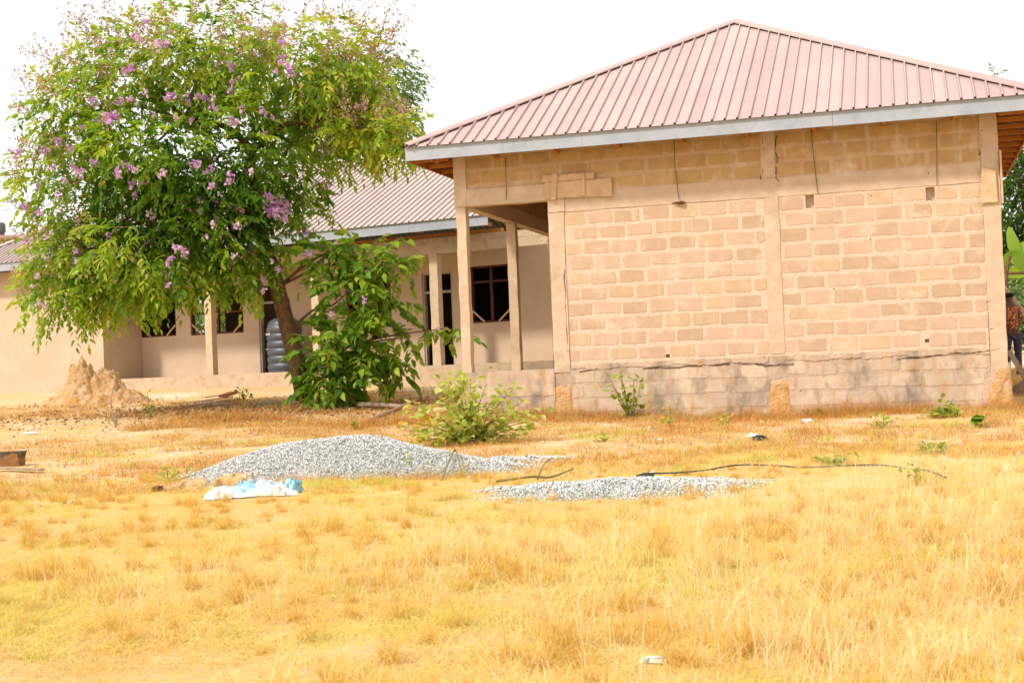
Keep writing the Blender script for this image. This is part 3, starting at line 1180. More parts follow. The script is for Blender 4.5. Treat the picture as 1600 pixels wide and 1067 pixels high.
main = {}
for key, (x, y, dz, r) in {"up": (395, 235, .1, .085), "left": (300, 300, -.1, .075), "ul": (290, 190, .2, .06), "right": (470, 190, 0, .06)}.items():
    main[key] = at(x, y, TD + dz)
limb(fork, main["up"], .105, .075, up_=.05)
limb(at(404, 355, TD), main["left"], .09, .06, up_=.1)
limb(main["up"], main["ul"], .07, .05)
limb(main["up"], main["right"], .07, .045)
tw = MB()


def sample_lobe(L, n, clump=1.6):
    x, y, dd, rx, ry, rz, _ = L
    c_ = at(x, y, TD + dd)
    v = RNG.normal(0, 1, (n * 3, 3))
    v /= np.linalg.norm(v, axis=1, keepdims=True)
    r_ = RNG.random(n * 3) ** .42
    p = v * r_[:, None]
    P = c_ + rt0 * 0 + p[:, :1] * rt0 * rx + p[:, 1:2] * np.array([hf[0], hf[1], 0]) * ry + p[:, 2:3] * np.array([0, 0, rz])
    ok = vn(P, clump, x * .01) > -.30
    P, p = P[ok][:n], p[ok][:n]
    D = p[:, :1] * rt0 / rx + p[:, 1:2] * np.array([hf[0], hf[1], 0]) / ry + p[:, 2:3] * np.array([0, 0, 1.]) / rz
    D /= np.linalg.norm(D, axis=1, keepdims=True) + 1e-6
    return c_, P, D


def sprays(P, D, nl, twig, lsize, droop):
    """leaf positions, directions, normals along drooping twigs, leaves in two ranks"""
    n = len(P)
    L = twig * RNG.uniform(.6, 1.25, n)
    T = D + RNG.normal(0, .45, (n, 3))
    T[:, 2] -= droop * RNG.uniform(.3, 1.3, n)
    T /= np.linalg.norm(T, axis=1, keepdims=True)
    side = np.cross(T, [0, 0, 1.0])
    side /= np.linalg.norm(side, axis=1, keepdims=True) + 1e-6
    pos, dr, nr, sz, grp = [], [], [], [], []
    for k in range(nl):
        f_ = (k + .6) / nl
        sag = np.zeros((n, 3))
        sag[:, 2] = -.35 * (f_ ** 2) * L
        p = P + T * (L * f_)[:, None] + sag
        s_ = (1 if k % 2 else -1)
        d_ = T * .55 + side * s_ * .75 + RNG.normal(0, .22, (n, 3))
        d_[:, 2] -= .24
        if k == nl - 1:
            d_ = T * 1.0 + RNG.normal(0, .15, (n, 3))
            d_[:, 2] -= .5
        nn_ = np.array([0, 0, 1.0]) + RNG.normal(0, .4, (n, 3)) + side * s_ * .3
        pos.append(p), dr.append(d_), nr.append(nn_), sz.append(lsize * RNG.uniform(.65, 1.2, n) * (1 - .25 * abs(f_ - .5))), grp.append(np.arange(n))
    return [np.concatenate(a) for a in (pos, dr, nr, sz, grp)], T, L


allP, allD, anch = [], [], []
for L in LOBES:
    c_, P, D = sample_lobe(L, int(L[6] * 1.02))
    allP.append(P), allD.append(D)
    src = main["left"] if L[1] > 280 and L[0] < 420 else main["ul"] if L[0] < 380 else main["right"]
    if L[1] > 280 and L[0] > 420:
        src = fork
    limb(src, c_, .045, .014, "branch", .12, None, 5)
    for k in range(7):
        q = P[k] if k < len(P) else c_
        tw.tube([c_, .5 * (c_ + q) + [0, 0, .1], q], [.014, .009, .004], 4)
    anch.append((c_, P, D, L))
P, D = np.concatenate(allP), np.concatenate(allD)
(ps, dr, nr, sz, grp), T_, L_ = sprays(P, D, 10, .47, .170, .34)
# yellow-green leaves at the tips of the crown, darker ones between
crown_c = at(300, 290, TD)
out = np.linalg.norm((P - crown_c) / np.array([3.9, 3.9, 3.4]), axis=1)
spray_tone = np.clip(.50 + .22 * vn(P, 2.1, 3) + RNG.normal(0, .11, len(P)) + .34 * np.clip(out - .62, -.6, .5), .02, .9)
tone = np.clip(spray_tone[grp] + RNG.normal(0, .09, len(ps)), 0, .92)
core_shade = np.clip(1 - np.linalg.norm((P - at(300, 320, TD)) / np.array([2.5, 2.6, 1.7]), axis=1), 0, 1)
tone = np.clip(tone - .40 * core_shade[grp], .02, .92)          # shade deep in the crown, put into the leaf tone
tone[RNG.random(len(ps)) < .012] = .97
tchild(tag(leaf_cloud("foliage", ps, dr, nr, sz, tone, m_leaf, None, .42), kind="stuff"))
# low shoots round the trunk, their leaves big enough to tell apart
lp, ld = [], []
for L in LOW:
    c_, Pq, Dq = sample_lobe(L, int(L[6] * .66), 2.2)
    lp.append(Pq), ld.append(Dq)
    limb(at(468, 585, TD) if L[1] > 480 else at(450, 520, TD) if L[1] > 430 else at(432, 450, TD), c_, .03, .010, "branch", .15, None, 5)
    for k in range(4):
        tw.tube([c_, .5 * (c_ + Pq[k]) + [0, 0, .04], Pq[k]], [.010, .007, .004], 4)
lp, ld = np.concatenate(lp), np.concatenate(ld)
ld[:, 2] *= .4
(ps2, dr2, nr2, sz2, g2), T2, L2 = sprays(lp, ld, 10, .52, .235, .25)
for i in range(len(lp)):
    if i % 2 == 0:
        a = lp[i]
        tw.tube([a, a + T2[i] * L2[i] * .5 + [0, 0, -.02], a + T2[i] * L2[i] + [0, 0, -.35 * L2[i]]], [.006, .005, .003], 4)
tchild(tag(tw.build("twigs", m_twig, None, True), kind="stuff"))
dep = (ps2 - CAMP) @ fw
order = np.argsort(dep)
pick = order[:1500][RNG.permutation(1500)[:290]]
keep = np.ones(len(ps2), bool)
keep[pick] = False
tone2 = np.clip(.44 + .20 * vn(ps2, 2.4, 1) + RNG.normal(0, .13, len(ps2)), .05, .85)
tchild(tag(leaf_cloud("foliage", ps2[keep], dr2[keep], nr2[keep], sz2[keep], tone2[keep], m_leaf, None, .50), kind="stuff"))


def leaf_mesh(name, mat, width, fold=.12):
    b = MB()
    h = width / 2
    b.add([(0, 0, 0), (.16, -h * .7, fold * h), (.18, 0, 0), (.16, h * .7, fold * h), (.48, -h, .02), (.48, 0, -.05), (.48, h, .02), (.8, -h * .62, -.06), (.8, 0, -.12), (.8, h * .62, -.06), (1, 0, -.24)],
          [(0, 1, 2), (0, 2, 3), (1, 4, 5, 2), (2, 5, 6, 3), (4, 7, 8, 5), (5, 8, 9, 6), (7, 10, 8), (8, 10, 9)])
    return b.mesh(name, mat, True)


def place_leaf(me, p, d, n_, s_, par):
    x = Vector(d).normalized()
    y = Vector(n_).cross(x).normalized()
    z = x.cross(y)
    o = bpy.data.objects.new("leaf", me)
    COL.objects.link(o)
    m = Matrix.Identity(4)
    for i in range(3):
        m[i][0], m[i][1], m[i][2], m[i][3] = x[i] * s_, y[i] * s_, z[i] * s_, p[i] - par.location[i]
    o.parent = par
    o.matrix_basis = m
    return o


lm = leaf_mesh("leaf", m_leaf_obj, .50)
for i in pick:
    place_leaf(lm, ps2[i], dr2[i], nr2[i], sz2[i], tree)


# blossom: crinkled petals in upright clusters
def blossom(i):
    rr = np.random.default_rng(50 + i)
    b = MB()
    for k in range(15):
        d_ = rr.normal(0, 1, 3)
        d_ /= np.linalg.norm(d_)
        p = d_ * rr.uniform(.15, .5) * np.array([1, 1, 1.2])
        a = np.cross(d_, rr.normal(0, 1, 3))
        a /= np.linalg.norm(a)
        c_ = np.cross(d_, a) + d_ * rr.uniform(-.3, .6)
        s_ = rr.uniform(.22, .36)
        vs = [p - a * s_ * .4, p + a * s_ * .4, p + a * s_ * .7 + c_ * s_, p + c_ * s_ * 1.25 + d_ * .1, p - a * s_ * .7 + c_ * s_]
        b.add(vs, [(0, 1, 2, 4), (4, 2, 3)])
    return b.mesh("flower_cluster", m_petal, False)


BL = [blossom(i) for i in range(5)]
spots = [(70, 235, 1), (90, 222, 1), (128, 200, .8), (155, 187, 1.2), (178, 184, 1.4), (145, 158, 1), (190, 158, 1), (205, 155, 1), (228, 145, .9), (240, 180, .8), (268, 150, 1.2), (290, 152, 1),
         (308, 150, 1), (330, 165, 1), (332, 155, 1.2), (360, 100, 1), (366, 130, 1), (362, 145, 1), (245, 72, 1.2), (258, 68, 1), (215, 62, 1), (205, 108, 1.1), (195, 112, 1), (225, 35, 1), (265, 50, .8),
         (438, 65, 1), (445, 90, 1), (440, 98, .8), (455, 108, 1), (458, 118, 1), (430, 112, .8), (378, 168, .9), (362, 190, 1), (300, 190, .8), (275, 185, .9), (330, 290, 1), (310, 258, 1.2), (330, 262, 1),
         (360, 275, 1), (392, 268, .8), (408, 172, 1), (412, 210, .9), (425, 185, .7), (210, 265, 1.2), (193, 258, .9), (182, 268, 1), (208, 288, 1.1), (223, 283, 1), (255, 270, 1), (122, 272, 1.1), (115, 262, 1),
         (100, 282, .9), (145, 255, 1), (90, 305, .9), (60, 330, 1), (38, 325, 1), (30, 238, 1), (15, 236, .9), (40, 222, .8), (210, 305, .8), (234, 333, 1), (280, 322, 1), (292, 322, 1.1), (310, 312, 1),
         (312, 330, .9), (335, 312, 1), (350, 316, 1), (340, 343, 1), (378, 330, 1.1), (372, 353, 1), (323, 370, .8), (278, 388, 1), (288, 394, 1), (266, 406, 1), (168, 370, .9), (118, 393, .8), (57, 432, .8),
         (60, 475, .9), (70, 480, .9), (50, 447, .7), (262, 447, .8), (230, 432, .7), (365, 400, .8), (420, 312, 1.5), (428, 320, 1.6), (438, 316, 1.5), (446, 322, 1.3), (430, 335, 1.5), (440, 332, 1.2), (422, 330, 1.2), (446, 342, 1),
         (416, 321, 1), (478, 398, 1), (480, 365, 1), (435, 422, .9), (412, 437, .9), (424, 408, .8), (412, 456, .8), (568, 471, .9), (518, 490, .9), (575, 425, .7), (525, 380, .7), (60, 290, .8), (85, 262, .8), (110, 232, .9)]
centers = np.array([at(L[0], L[1], TD + L[2]) for L in LOBES + LOW])
radii = np.array([L[4] for L in LOBES + LOW])
flat = np.array([hf[0], hf[1], 0])
spots = spots + [(x + random.uniform(-9, 9), y + random.uniform(-7, 9), s_ * .8) for x, y, s_ in spots if s_ >= 1]
for x, y, s_ in spots:
    p = at(x, y, TD)
    dd = np.array([np.linalg.norm((c_ - p) - flat * ((c_ - p) @ flat)) for c_ in centers])
    k = np.argmin(dd / (radii + .3))
    q = 1 - (dd[k] / (radii[k] + .35)) ** 2
    depth = (centers[k] - CAMP) @ fw - radii[k] * math.sqrt(max(q, .05)) - .42
    p = at(x, y, depth)
    r0_ = (random.uniform(-.5, .5), random.uniform(-.5, .5), random.uniform(0, 6))
    o = link("flower_cluster", random.choice(BL), None, p, r0_, tuple(.120 * s_ * random.uniform(.8, 1.35) for _ in range(3)))
    under(o, tree)
# dry seed panicles, rusty, over the upper crown
idxp = np.where((out > .60) & (D[:, 2] > -.1))[0]
idxp = idxp[RNG.permutation(len(idxp))[:640]]
pp, pd = [], []
for i in idxp:
    base = P[i] + D[i] * .12
    m_ = 34
    ax = D[i] * .5 + np.array([0, 0, .8])
    ax /= np.linalg.norm(ax)
    t = RNG.random(m_)
    pp.append(base + ax * (t * .34)[:, None] + RNG.normal(0, .06, (m_, 3)) * (1.1 - t)[:, None])
    pd.append(RNG.normal(0, 1, (m_, 3)))
pp, pd = np.concatenate(pp), np.concatenate(pd)
tchild(tag(leaf_cloud("seed_panicles", pp, pd, RNG.normal(0, 1, pp.shape), RNG.uniform(.02, .05, len(pp)), RNG.random(len(pp)), m_pod, None, .9), kind="stuff"))
# bare twigs with little pods standing out of the top
b = MB()
bd = []
for (x, y, dx, dy) in ((170, 90, -70, -60), (110, 120, -55, -55), (60, 190, -35, -30), (95, 100, -60, -20), (140, 60, -30, -40), (200, 40, -40, -30), (230, 25, -20, -35), (70, 240, -45, -10), (300, 25, 0, -30), (360, 20, 20, -40),
                       (410, 20, 10, -35), (570, 80, 60, -30), (580, 90, 55, 10), (560, 50, 40, -60), (575, 100, 50, -60), (590, 95, 45, -70), (470, 25, 30, -40), (60, 170, -30, -55), (45, 330, -30, -20), (590, 75, 20, -70), (540, 30, 20, -45)):
    p, q = at(x, y, TD), at(x + dx, y + dy, TD + random.uniform(-.6, .6))
    mid = .5 * (p + q) + RNG.normal(0, .08, 3)
    s_ = spline([p, mid, q], 5)
    b.tube(s_, np.linspace(.010, .003, len(s_)), 4)
    for w in s_[3:]:
        for _ in range(3):
            e = w + RNG.normal(0, .12, 3) + [0, 0, .05]
            b.tube([w, e], [.003, .002], 3)
            bd += [e + RNG.normal(0, .012, 3) for _ in range(3)]
tchild(tag(b.build("bare_twigs", m_twig, None), kind="stuff"))
bd = np.array(bd)
tchild(tag(leaf_cloud("seed_pods", bd, RNG.normal(0, 1, bd.shape), RNG.normal(0, 1, bd.shape), RNG.uniform(.025, .045, len(bd)), RNG.random(len(bd)) * .5, m_pod, None, .9), kind="stuff"))


# ================================================================== OTHER TREES
def bg_tree(name, label, base, lobes, mat, trunk_r, n, size, cat="tree", group=None, trunk_to=None):
    t = thing(name, label, cat, base, 0, group)
    bs = np.array(base)
    cs = [np.array(l[0]) for l in lobes]
    top = np.mean(cs, axis=0) if trunk_to is None else trunk_to
    b = MB()
    s_ = spline([bs - [0, 0, .3], .5 * (bs + top) + RNG.normal(0, .15, 3), top], 5)
    b.tube(s_, np.linspace(trunk_r, trunk_r * .5, len(s_)), 8, .06)
    for c_ in cs:
        s2 = spline([s_[6], .5 * (s_[6] + c_) + [0, 0, .2], c_], 4)
        b.tube(s2, np.linspace(trunk_r * .45, .02, len(s2)), 5)
    under(b.build("trunk", m_bark, None, True), t)
    PP, DD = [], []
    for c_, r_, w in lobes:
        m_ = int(n * w)
        v = RNG.normal(0, 1, (m_ * 2, 3))
        v /= np.linalg.norm(v, axis=1, keepdims=True)
        p = np.array(c_) + v * (RNG.random(m_ * 2) ** .45)[:, None] * np.array(r_)
        ok = vn(p, 1.5 / max(.7, r_[0] * .5), c_[0]) > -.3
        PP.append(p[ok][:m_]), DD.append(v[ok][:m_])
    PP, DD = np.concatenate(PP), np.concatenate(DD)
    (a, d_, n_, s3, g_), _, _ = sprays(PP, DD, 7, size * 3, size, .5)
    tn = np.clip(.42 + .25 * vn(PP, 1.3)[g_] + RNG.normal(0, .16, len(a)), 0, 1)
    under(tag(leaf_cloud("foliage", a, d_, n_, s3, tn, mat, None, .45), kind="stuff"), t)
    return t


def gz(p):
    p = np.array(p, float)
    p[2] = gh(p[0], p[1])
    return p


def px(x, y, d):
    return at(x, y, d)


bg_tree("pale_tree", "pale green tree rising behind the beige roof right of the flowering tree", gz(at(540, 580, 48)),
        [(px(580, 130, 48), (1.6, 1.6, 1.5), 1), (px(600, 190, 48), (1.3, 1.3, 1.1), .9), (px(520, 170, 48.5), (2.0, 1.8, 1.9), 1.1), (px(480, 230, 48.5), (1.9, 1.7, 1.2), .8), (px(540, 250, 48), (2.0, 1.6, .9), .8)], m_leaf_pale, .28, 330, .22)
bg_tree("background_tree", "dark tall tree seen past the right eave of the block building", gz(at(1650, 560, 50)),
        [(px(1600, 330, 50), (1.4, 1.6, 1.6), 1.3), (px(1655, 290, 50), (2.2, 2.0, 1.6), 1.5), (px(1585, 410, 50), (1.3, 1.4, 1.3), 1.1), (px(1660, 400, 50), (2.2, 2, 2), 1.6), (px(1556, 128, 51), (.22, .3, .14), .05), (px(1600, 230, 51), (1.0, 1.2, .7), .4)],
        m_leaf_dark, .3, 330, .22)
bg_tree("background_shrub", "bright green shrubbery behind the fence right of the block building", gz(at(1610, 590, 44)),
        [(px(1585, 520, 44), (1.1, 1.1, 1.3), 1), (px(1630, 480, 44), (1.5, 1.2, 1.6), 1.3), (px(1580, 470, 45), (.8, .8, .9), .7), (px(1660, 560, 44), (1.6, 1.1, 1.1), 1.2), (px(1592, 575, 44.5), (1.0, .8, .7), .8)], m_leaf_pale, .08, 300, .17, "shrub")
bg_tree("background_shrub", "sunlit yellow-green bush seen through the window opening behind the tree", gz(at(335, 575, 52)),
        [(px(320, 500, 52), (1.6, 1.2, 1.5), 1), (px(355, 490, 52), (1.6, 1.2, 1.6), 1), (px(340, 450, 53), (1.8, 1.2, 1.3), 1)], m_leaf_pale, .08, 300, .2, "shrub")

# banana plant
bb = gz(at(1625, 590, 36))
ban = thing("banana_plant", "banana plant with broad bright leaves at the right corner of the block building", "plant", bb)
b = MB()
b.tube([bb - [0, 0, .2], bb + [0, 0, 1.2], at(1618, 480, 36), at(1604, 420, 36)], [.14, .12, .09, .05], 9)
under(b.build("stem", m_stem, None, True), ban)


def banana_leaf(pts, w):
    s_ = spline(pts, 5)
    vs, fs = [], []
    n = len(s_)
    for i, p in enumerate(s_):
        t = s_[min(i + 1, n - 1)] - s_[max(i - 1, 0)]
        sd_ = np.cross(t, fw)
        sd_ /= np.linalg.norm(sd_)
        sd_ = sd_ * .85 + fw * .35
        f_ = i / (n - 1)
        ww = w * (math.sin(math.pi * min(1, .08 + f_ * .92)) ** .6) * random.uniform(.86, 1.05)
        vs += [p - sd_ * ww + [0, 0, -.02], p, p + sd_ * ww + [0, 0, -.02]]
    for i in range(n - 1):
        for k in range(2):
            fs.append((i * 3 + k, i * 3 + k + 1, i * 3 + k + 4, i * 3 + k + 3))
    b = MB()
    b.add(vs, fs)
    under(b.build("leaf", m_banana, None, True), ban)


for pts, w in (([(1602, 420), (1592, 405), (1582, 375), (1576, 352)], .18), ([(1602, 425), (1590, 405), (1578, 400), (1560, 420)], .2), ([(1604, 420), (1600, 400), (1605, 385), (1620, 395)], .22),
               ([(1604, 428), (1590, 425), (1575, 425), (1555, 432)], .18), ([(1604, 425), (1620, 390), (1640, 360), (1665, 350)], .25), ([(1604, 430), (1625, 420), (1650, 430), (1670, 460)], .24)):
    banana_leaf([at(x, y, 36 + .1 * k) for k, (x, y) in enumerate(pts)], w)
# person's surroundings: poles and bamboo fence
b = MB()
b.tube([at(1556, 428, 33), at(1590, 427, 33), at(1640, 424, 33)], .035, 6)
b.tube([gz(at(1640, 560, 33)) - [0, 0, .2], at(1640, 420, 33)], .04, 6)
b.tube([at(1569, 450, 33), at(1572, 425, 33), at(1578, 400, 33)], [.07, .06, .04], 6)
tag(b.build("pole_frame", m_bark), "dark brown pole rail beside the banana plant at the wall corner", "pole")
b = MB()
pq = gz(at(1640, 575, 31.5))
b.tube([at(1566, 444, 31.5), at(1600, 488, 31.5), pq], [.04, .045, .05], 7)
tag(b.build("leaning_pole", m_twig), "bare wooden pole leaning up towards the right corner of the block wall", "pole")
bf = thing("bamboo_fence", "low bamboo rail fence behind the person at right", "fence", gz(at(1610, 590, 38)))
for x in (1582, 1612, 1645):
    b = MB()
    p = gz(at(x, 590, 38))
    b.tube([p - [0, 0, .2], at(x, 530, 38)], .03, 6)
    under(b.build("post", m_wood_pale, None, True), bf)
for y in (540, 552, 564, 576):
    b = MB()
    b.tube([at(1560, y + 2, 37.95), at(1610, y + random.uniform(-2, 2), 37.95), at(1660, y - 3, 37.95)], .022, 6)
    under(b.build("rail", m_wood_pale, None, True), bf)

# ================================================================== PERSON
m_skin = M("skin_brown", (.12, .055, .03), (.10, .045, .025), 8, bump=0, rough=.6)
m_hair = M("hair_black", (.012, .010, .012), (.02, .016, .018), 30, bump=.004, bscale=80)
m_jean = M("jeans_navy", (.035, .04, .075), (.05, .055, .09), 12, bump=.003)
m_shirt, nt, bsd = new_mat("shirt_orange_print")
vt = nt.nodes.new("ShaderNodeTexVoronoi")
vt.inputs["Scale"].default_value = 22
g_ = nt.nodes.new("ShaderNodeNewGeometry")
nt.links.new(g_.outputs["Position"], vt.inputs["Vector"])
nt.links.new(nmix(nt, nramp(nt, vt.outputs["Distance"], .32, .5), (.58, .20, .05), (.14, .045, .02)), bsd.inputs["Base Color"])
bsd.inputs["Roughness"].default_value = .9
PD = 28.5
pfeet = gz(at(1586, 603, PD))
per = thing("person", "person in orange patterned shirt and dark jeans standing turned away behind the wall corner", "person", pfeet)
SCL = 1.0


def skin(name, verts, edges, radii, mat, lev=2):
    me = bpy.data.meshes.new(name)
    me.from_pydata([tuple(v) for v in verts], edges, [])
    me.materials.append(mat)
    o = link(name, me, None)
    sk = o.modifiers.new("skin", "SKIN")
    for i, r in enumerate(radii):
        me.skin_vertices[0].data[i].radius = (r, r) if not isinstance(r, tuple) else r
    me.skin_vertices[0].data[0].use_root = True
    sk.use_smooth_shade = True
    ss = o.modifiers.new("sub", "SUBSURF")
    ss.levels = ss.render_levels = lev
    return o


r3 = np.array([rt0[0], rt0[1], 0])
f3 = np.array([hf[0], hf[1], 0])


def bp(x, y, z):       # x to the right, y away, z up, metres from the feet
    return pfeet + r3 * x + f3 * y + np.array([0, 0, z])


body_v = [bp(0, 0, .90), bp(0, .03, 1.08), bp(0, .07, 1.25), bp(0, .10, 1.38), bp(.0, .12, 1.46), bp(.01, .14, 1.55), bp(.01, .16, 1.63),
          bp(.16, .09, 1.35), bp(.20, .10, 1.10), bp(.16, .24, .92), bp(.15, .30, .86),
          bp(-.16, .09, 1.35), bp(-.20, .12, 1.10), bp(-.15, .28, .95), bp(-.14, .34, .90),
          bp(.09, 0, .80), bp(.10, .02, .46), bp(.10, .0, .08), bp(.10, .12, .03),
          bp(-.09, 0, .80), bp(-.11, .05, .46), bp(-.12, .03, .08), bp(-.12, .15, .03)]
body_e = [(0, 1), (1, 2), (2, 3), (3, 4), (4, 5), (5, 6), (3, 7), (7, 8), (8, 9), (9, 10), (3, 11), (11, 12), (12, 13), (13, 14), (0, 15), (15, 16), (16, 17), (17, 18), (0, 19), (19, 20), (20, 21), (21, 22)]
body_r = [.12, .11, .12, .10, .05, .085, .09, .05, .04, .033, .035, .05, .04, .033, .035, .08, .055, .04, .04, .08, .055, .04, .04]
under(skin("body", body_v, body_e, body_r, m_skin), per)
sv_ = [bp(0, .01, .86), bp(0, .03, 1.05), bp(0, .07, 1.24), bp(0, .10, 1.375), bp(0, .12, 1.44), bp(.16, .09, 1.35), bp(.20, .10, 1.12), bp(.185, .17, 1.0), bp(-.16, .09, 1.35), bp(-.20, .12, 1.12), bp(-.18, .2, 1.0)]
under(skin("shirt", sv_, [(0, 1), (1, 2), (2, 3), (3, 4), (3, 5), (5, 6), (6, 7), (3, 8), (8, 9), (9, 10)], [.15, .14, .145, .12, .065, .07, .058, .055, .07, .058, .055], m_shirt), per)
tv_ = [bp(0, 0, .90), bp(.09, 0, .78), bp(.10, .02, .46), bp(.10, 0, .10), bp(-.09, 0, .78), bp(-.11, .05, .46), bp(-.12, .03, .10)]
under(skin("trousers", tv_, [(0, 1), (1, 2), (2, 3), (0, 4), (4, 5), (5, 6)], [.135, .10, .075, .065, .10, .075, .065], m_jean), per)
under(skin("hair", [bp(.01, .13, 1.55), bp(.01, .13, 1.60), bp(.01, .15, 1.66)], [(0, 1), (1, 2)], [.085, .105, .10], m_hair), per)
for sgn in (1, -1):       # fingers curled round the handle below
    for k in range(4):
        a0 = bp(.15 * sgn, .33 + .0 * k, .87 - .018 * k)
        under(skin("finger", [a0, a0 + f3 * .035 + [0, 0, -.012], a0 + f3 * .05 + [0, 0, -.04], a0 + f3 * .03 + [0, 0, -.06]], [(0, 1), (1, 2), (2, 3)], [.010, .009, .008, .007], m_skin, 1), per)
# board leaning by the person, earth pile at the corner
b = MB()
b.bar(at(1576, 548, 27.5), gz(at(1606, 612, 27.2)), .10, .03, tuple(fw))
tag(b.build("leaning_plank", m_wood_grey), "weathered grey plank leaning in front of the person's jeans", "plank")


# ================================================================== HEAPS
def heap(name, label, cat, outline, mat, noise_amp, parts=None, res=46, prof=None):
    """mound over a ground ellipse: outline = centre, half length, half width, height, heading"""
    (cx_, cy_), rx, ry, h, ang = outline
    vs, fs = [], []
    for j in range(res + 1):
        for i in range(res + 1):
            u, v = (i / res * 2 - 1) * 1.05, (j / res * 2 - 1) * 1.05
            x = cx_ + math.cos(ang) * u * rx - math.sin(ang) * v * ry
            y = cy_ + math.sin(ang) * u * rx + math.cos(ang) * v * ry
            r = math.hypot(u, v)
            z = h * prof(u, v, r)
            z += noise_amp * mnoise.fractal(Vector((x * 2.3, y * 2.3, .3)), 1.0, 2.0, 4) * min(1, max(0, 1.05 - r) * 4) if r < 1.05 else 0
            vs.append((x, y, float(gh(x, y)) + z - .03))
    n = res + 1
    for j in range(res):
        for i in range(res):
            fs.append((j * n + i, j * n + i + 1, j * n + n + i + 1, j * n + n + i))
    b = MB()
    b.add(vs, fs)
    o = b.build(name, mat, None, True)
    if label:
        tag(o, label, cat)
    return o, np.array(vs)


m_gravbase = M("gravel_dust", (.44, .42, .38), (.52, .50, .46), 9, .4, .6, (.26, .24, .21), 40, .8, bump=.02, bscale=60)
m_grav, nt, bsd = new_mat("gravel_stone")
cr = nt.nodes.new("ShaderNodeValToRGB")
while len(cr.color_ramp.elements) < 5:
    cr.color_ramp.elements.new(.5)
for i, (p, c_) in enumerate(((0, (.14, .14, .13)), (.15, (.32, .33, .32)), (.4, (.55, .57, .56)), (.8, (.78, .77, .74)), (1, (.66, .53, .38)))):
    cr.color_ramp.elements[i].position = p
    cr.color_ramp.elements[i].color = (*c_, 1)
at_ = nt.nodes.new("ShaderNodeAttribute")
at_.attribute_name = "tone"
nt.links.new(at_.outputs["Fac"], cr.inputs[0])
nt.links.new(cr.outputs[0], bsd.inputs["Base Color"])
bsd.inputs["Roughness"].default_value = .8


def stones(name, P, size, mat, parent=None, flat_=.7):
    n = len(P)
    base = np.array([(1, 0, 0), (0, 1, 0), (-1, 0, 0), (0, -1, 0), (0, 0, 1), (0, 0, -1), (.6, .6, .5), (-.6, .5, -.5)])
    base = base[:6]
    F = np.array([(0, 1, 4), (1, 2, 4), (2, 3, 4), (3, 0, 4), (1, 0, 5), (2, 1, 5), (3, 2, 5), (0, 3, 5)])
    Q = RNG.normal(0, 1, (n, 3, 3))
    q, _ = np.linalg.qr(Q)
    Vv = base[None] * RNG.uniform(.55, 1.15, (n, 6, 1)) * np.array([1, .85, flat_])
    Vv = np.einsum("nij,nkj->nki", q, Vv) * size[:, None, None]
    Vv = Vv + P[:, None, :]
    FF_ = (F[None] + (np.arange(n) * 6)[:, None, None]).reshape(-1, 3)
    return tri_mesh(name, Vv.reshape(-1, 3), FF_, mat, parent, np.repeat(RNG.random(n), 6), False)


def interp_surface(V, res):
    n = res + 1
    A = V.reshape(n, n, 3)

    def f(u, v):
        i, j = np.clip(u * res, 0, res - 1e-4), np.clip(v * res, 0, res - 1e-4)
        i0, j0 = i.astype(int), j.astype(int)
        a, b_ = (i - i0)[:, None], (j - j0)[:, None]
        return A[j0, i0] * (1 - a) * (1 - b_) + A[j0, i0 + 1] * a * (1 - b_) + A[j0 + 1, i0] * (1 - a) * b_ + A[j0 + 1, i0 + 1] * a * b_
    return f


def gravel(label, centre, rx, ry, h, ang, prof, n, ssz):
    o, Vh = heap("gravel_heap", label, "gravel", (centre, rx, ry, h, ang), m_gravbase, .03, prof=prof)
    f = interp_surface(Vh, 46)
    u = RNG.random(n * 2)
    v = RNG.random(n * 2)
    r = np.hypot(u * 2 - 1, v * 2 - 1) * 1.05
    edge = 1 + .14 * np.sin(np.arctan2(v - .5, u - .5) * 5 + 1) + .10 * np.sin(np.arctan2(v - .5, u - .5) * 11)
    ok = r < .95 * edge + np.abs(RNG.normal(0, .11, n * 2)) - .04
    P = f(u[ok], v[ok])[:n]
    P[:, 2] += RNG.uniform(.0, .014, len(P)) + .022
    s = stones("gravel", P, RNG.uniform(.55, 1.3, len(P)) * ssz, m_grav, o)
    tag(s, kind="stuff")


ga, gb = G(290, 745), G(760, 728)
gc = .5 * (G(480, 757) + G(500, 700)) * 1.0
hx = math.atan2(rt0[1], rt0[0])
g0 = G(505, 742)
gravel("big heap of grey gravel on the dry grass in front of the tree", (g0[0] + .25, g0[1] + .33), 2.1, 1.1, .38, hx,
       lambda u, v, r: max(0, 1 - r * r) ** 1.25 * (1.05 if u < .15 else max(.35, 1.05 - .8 * (u - .15))), 26000, .0135)
g1 = G(975, 770)
gravel("low spread of grey gravel in the grass right of the big heap", (g1[0], g1[1] + .1), 1.45, .66, .10, hx, lambda u, v, r: max(0, 1 - r * r) * (1.0 if u < .3 else .7), 11000, .0135)
g2 = G(800, 722)
gravel("thin trail of gravel by the yellow-green bush", (g2[0], g2[1]), .85, .30, .05, hx, lambda u, v, r: max(0, 1 - r * r), 1500, .018)

# earth mound, craggy
m_earth = M("pale_earth", (.57, .37, .20), (.50, .30, .13), 3, .35, .65, (.48, .22, .05), 4, .95, bump=.07, bscale=9)
em = G(130, 634)


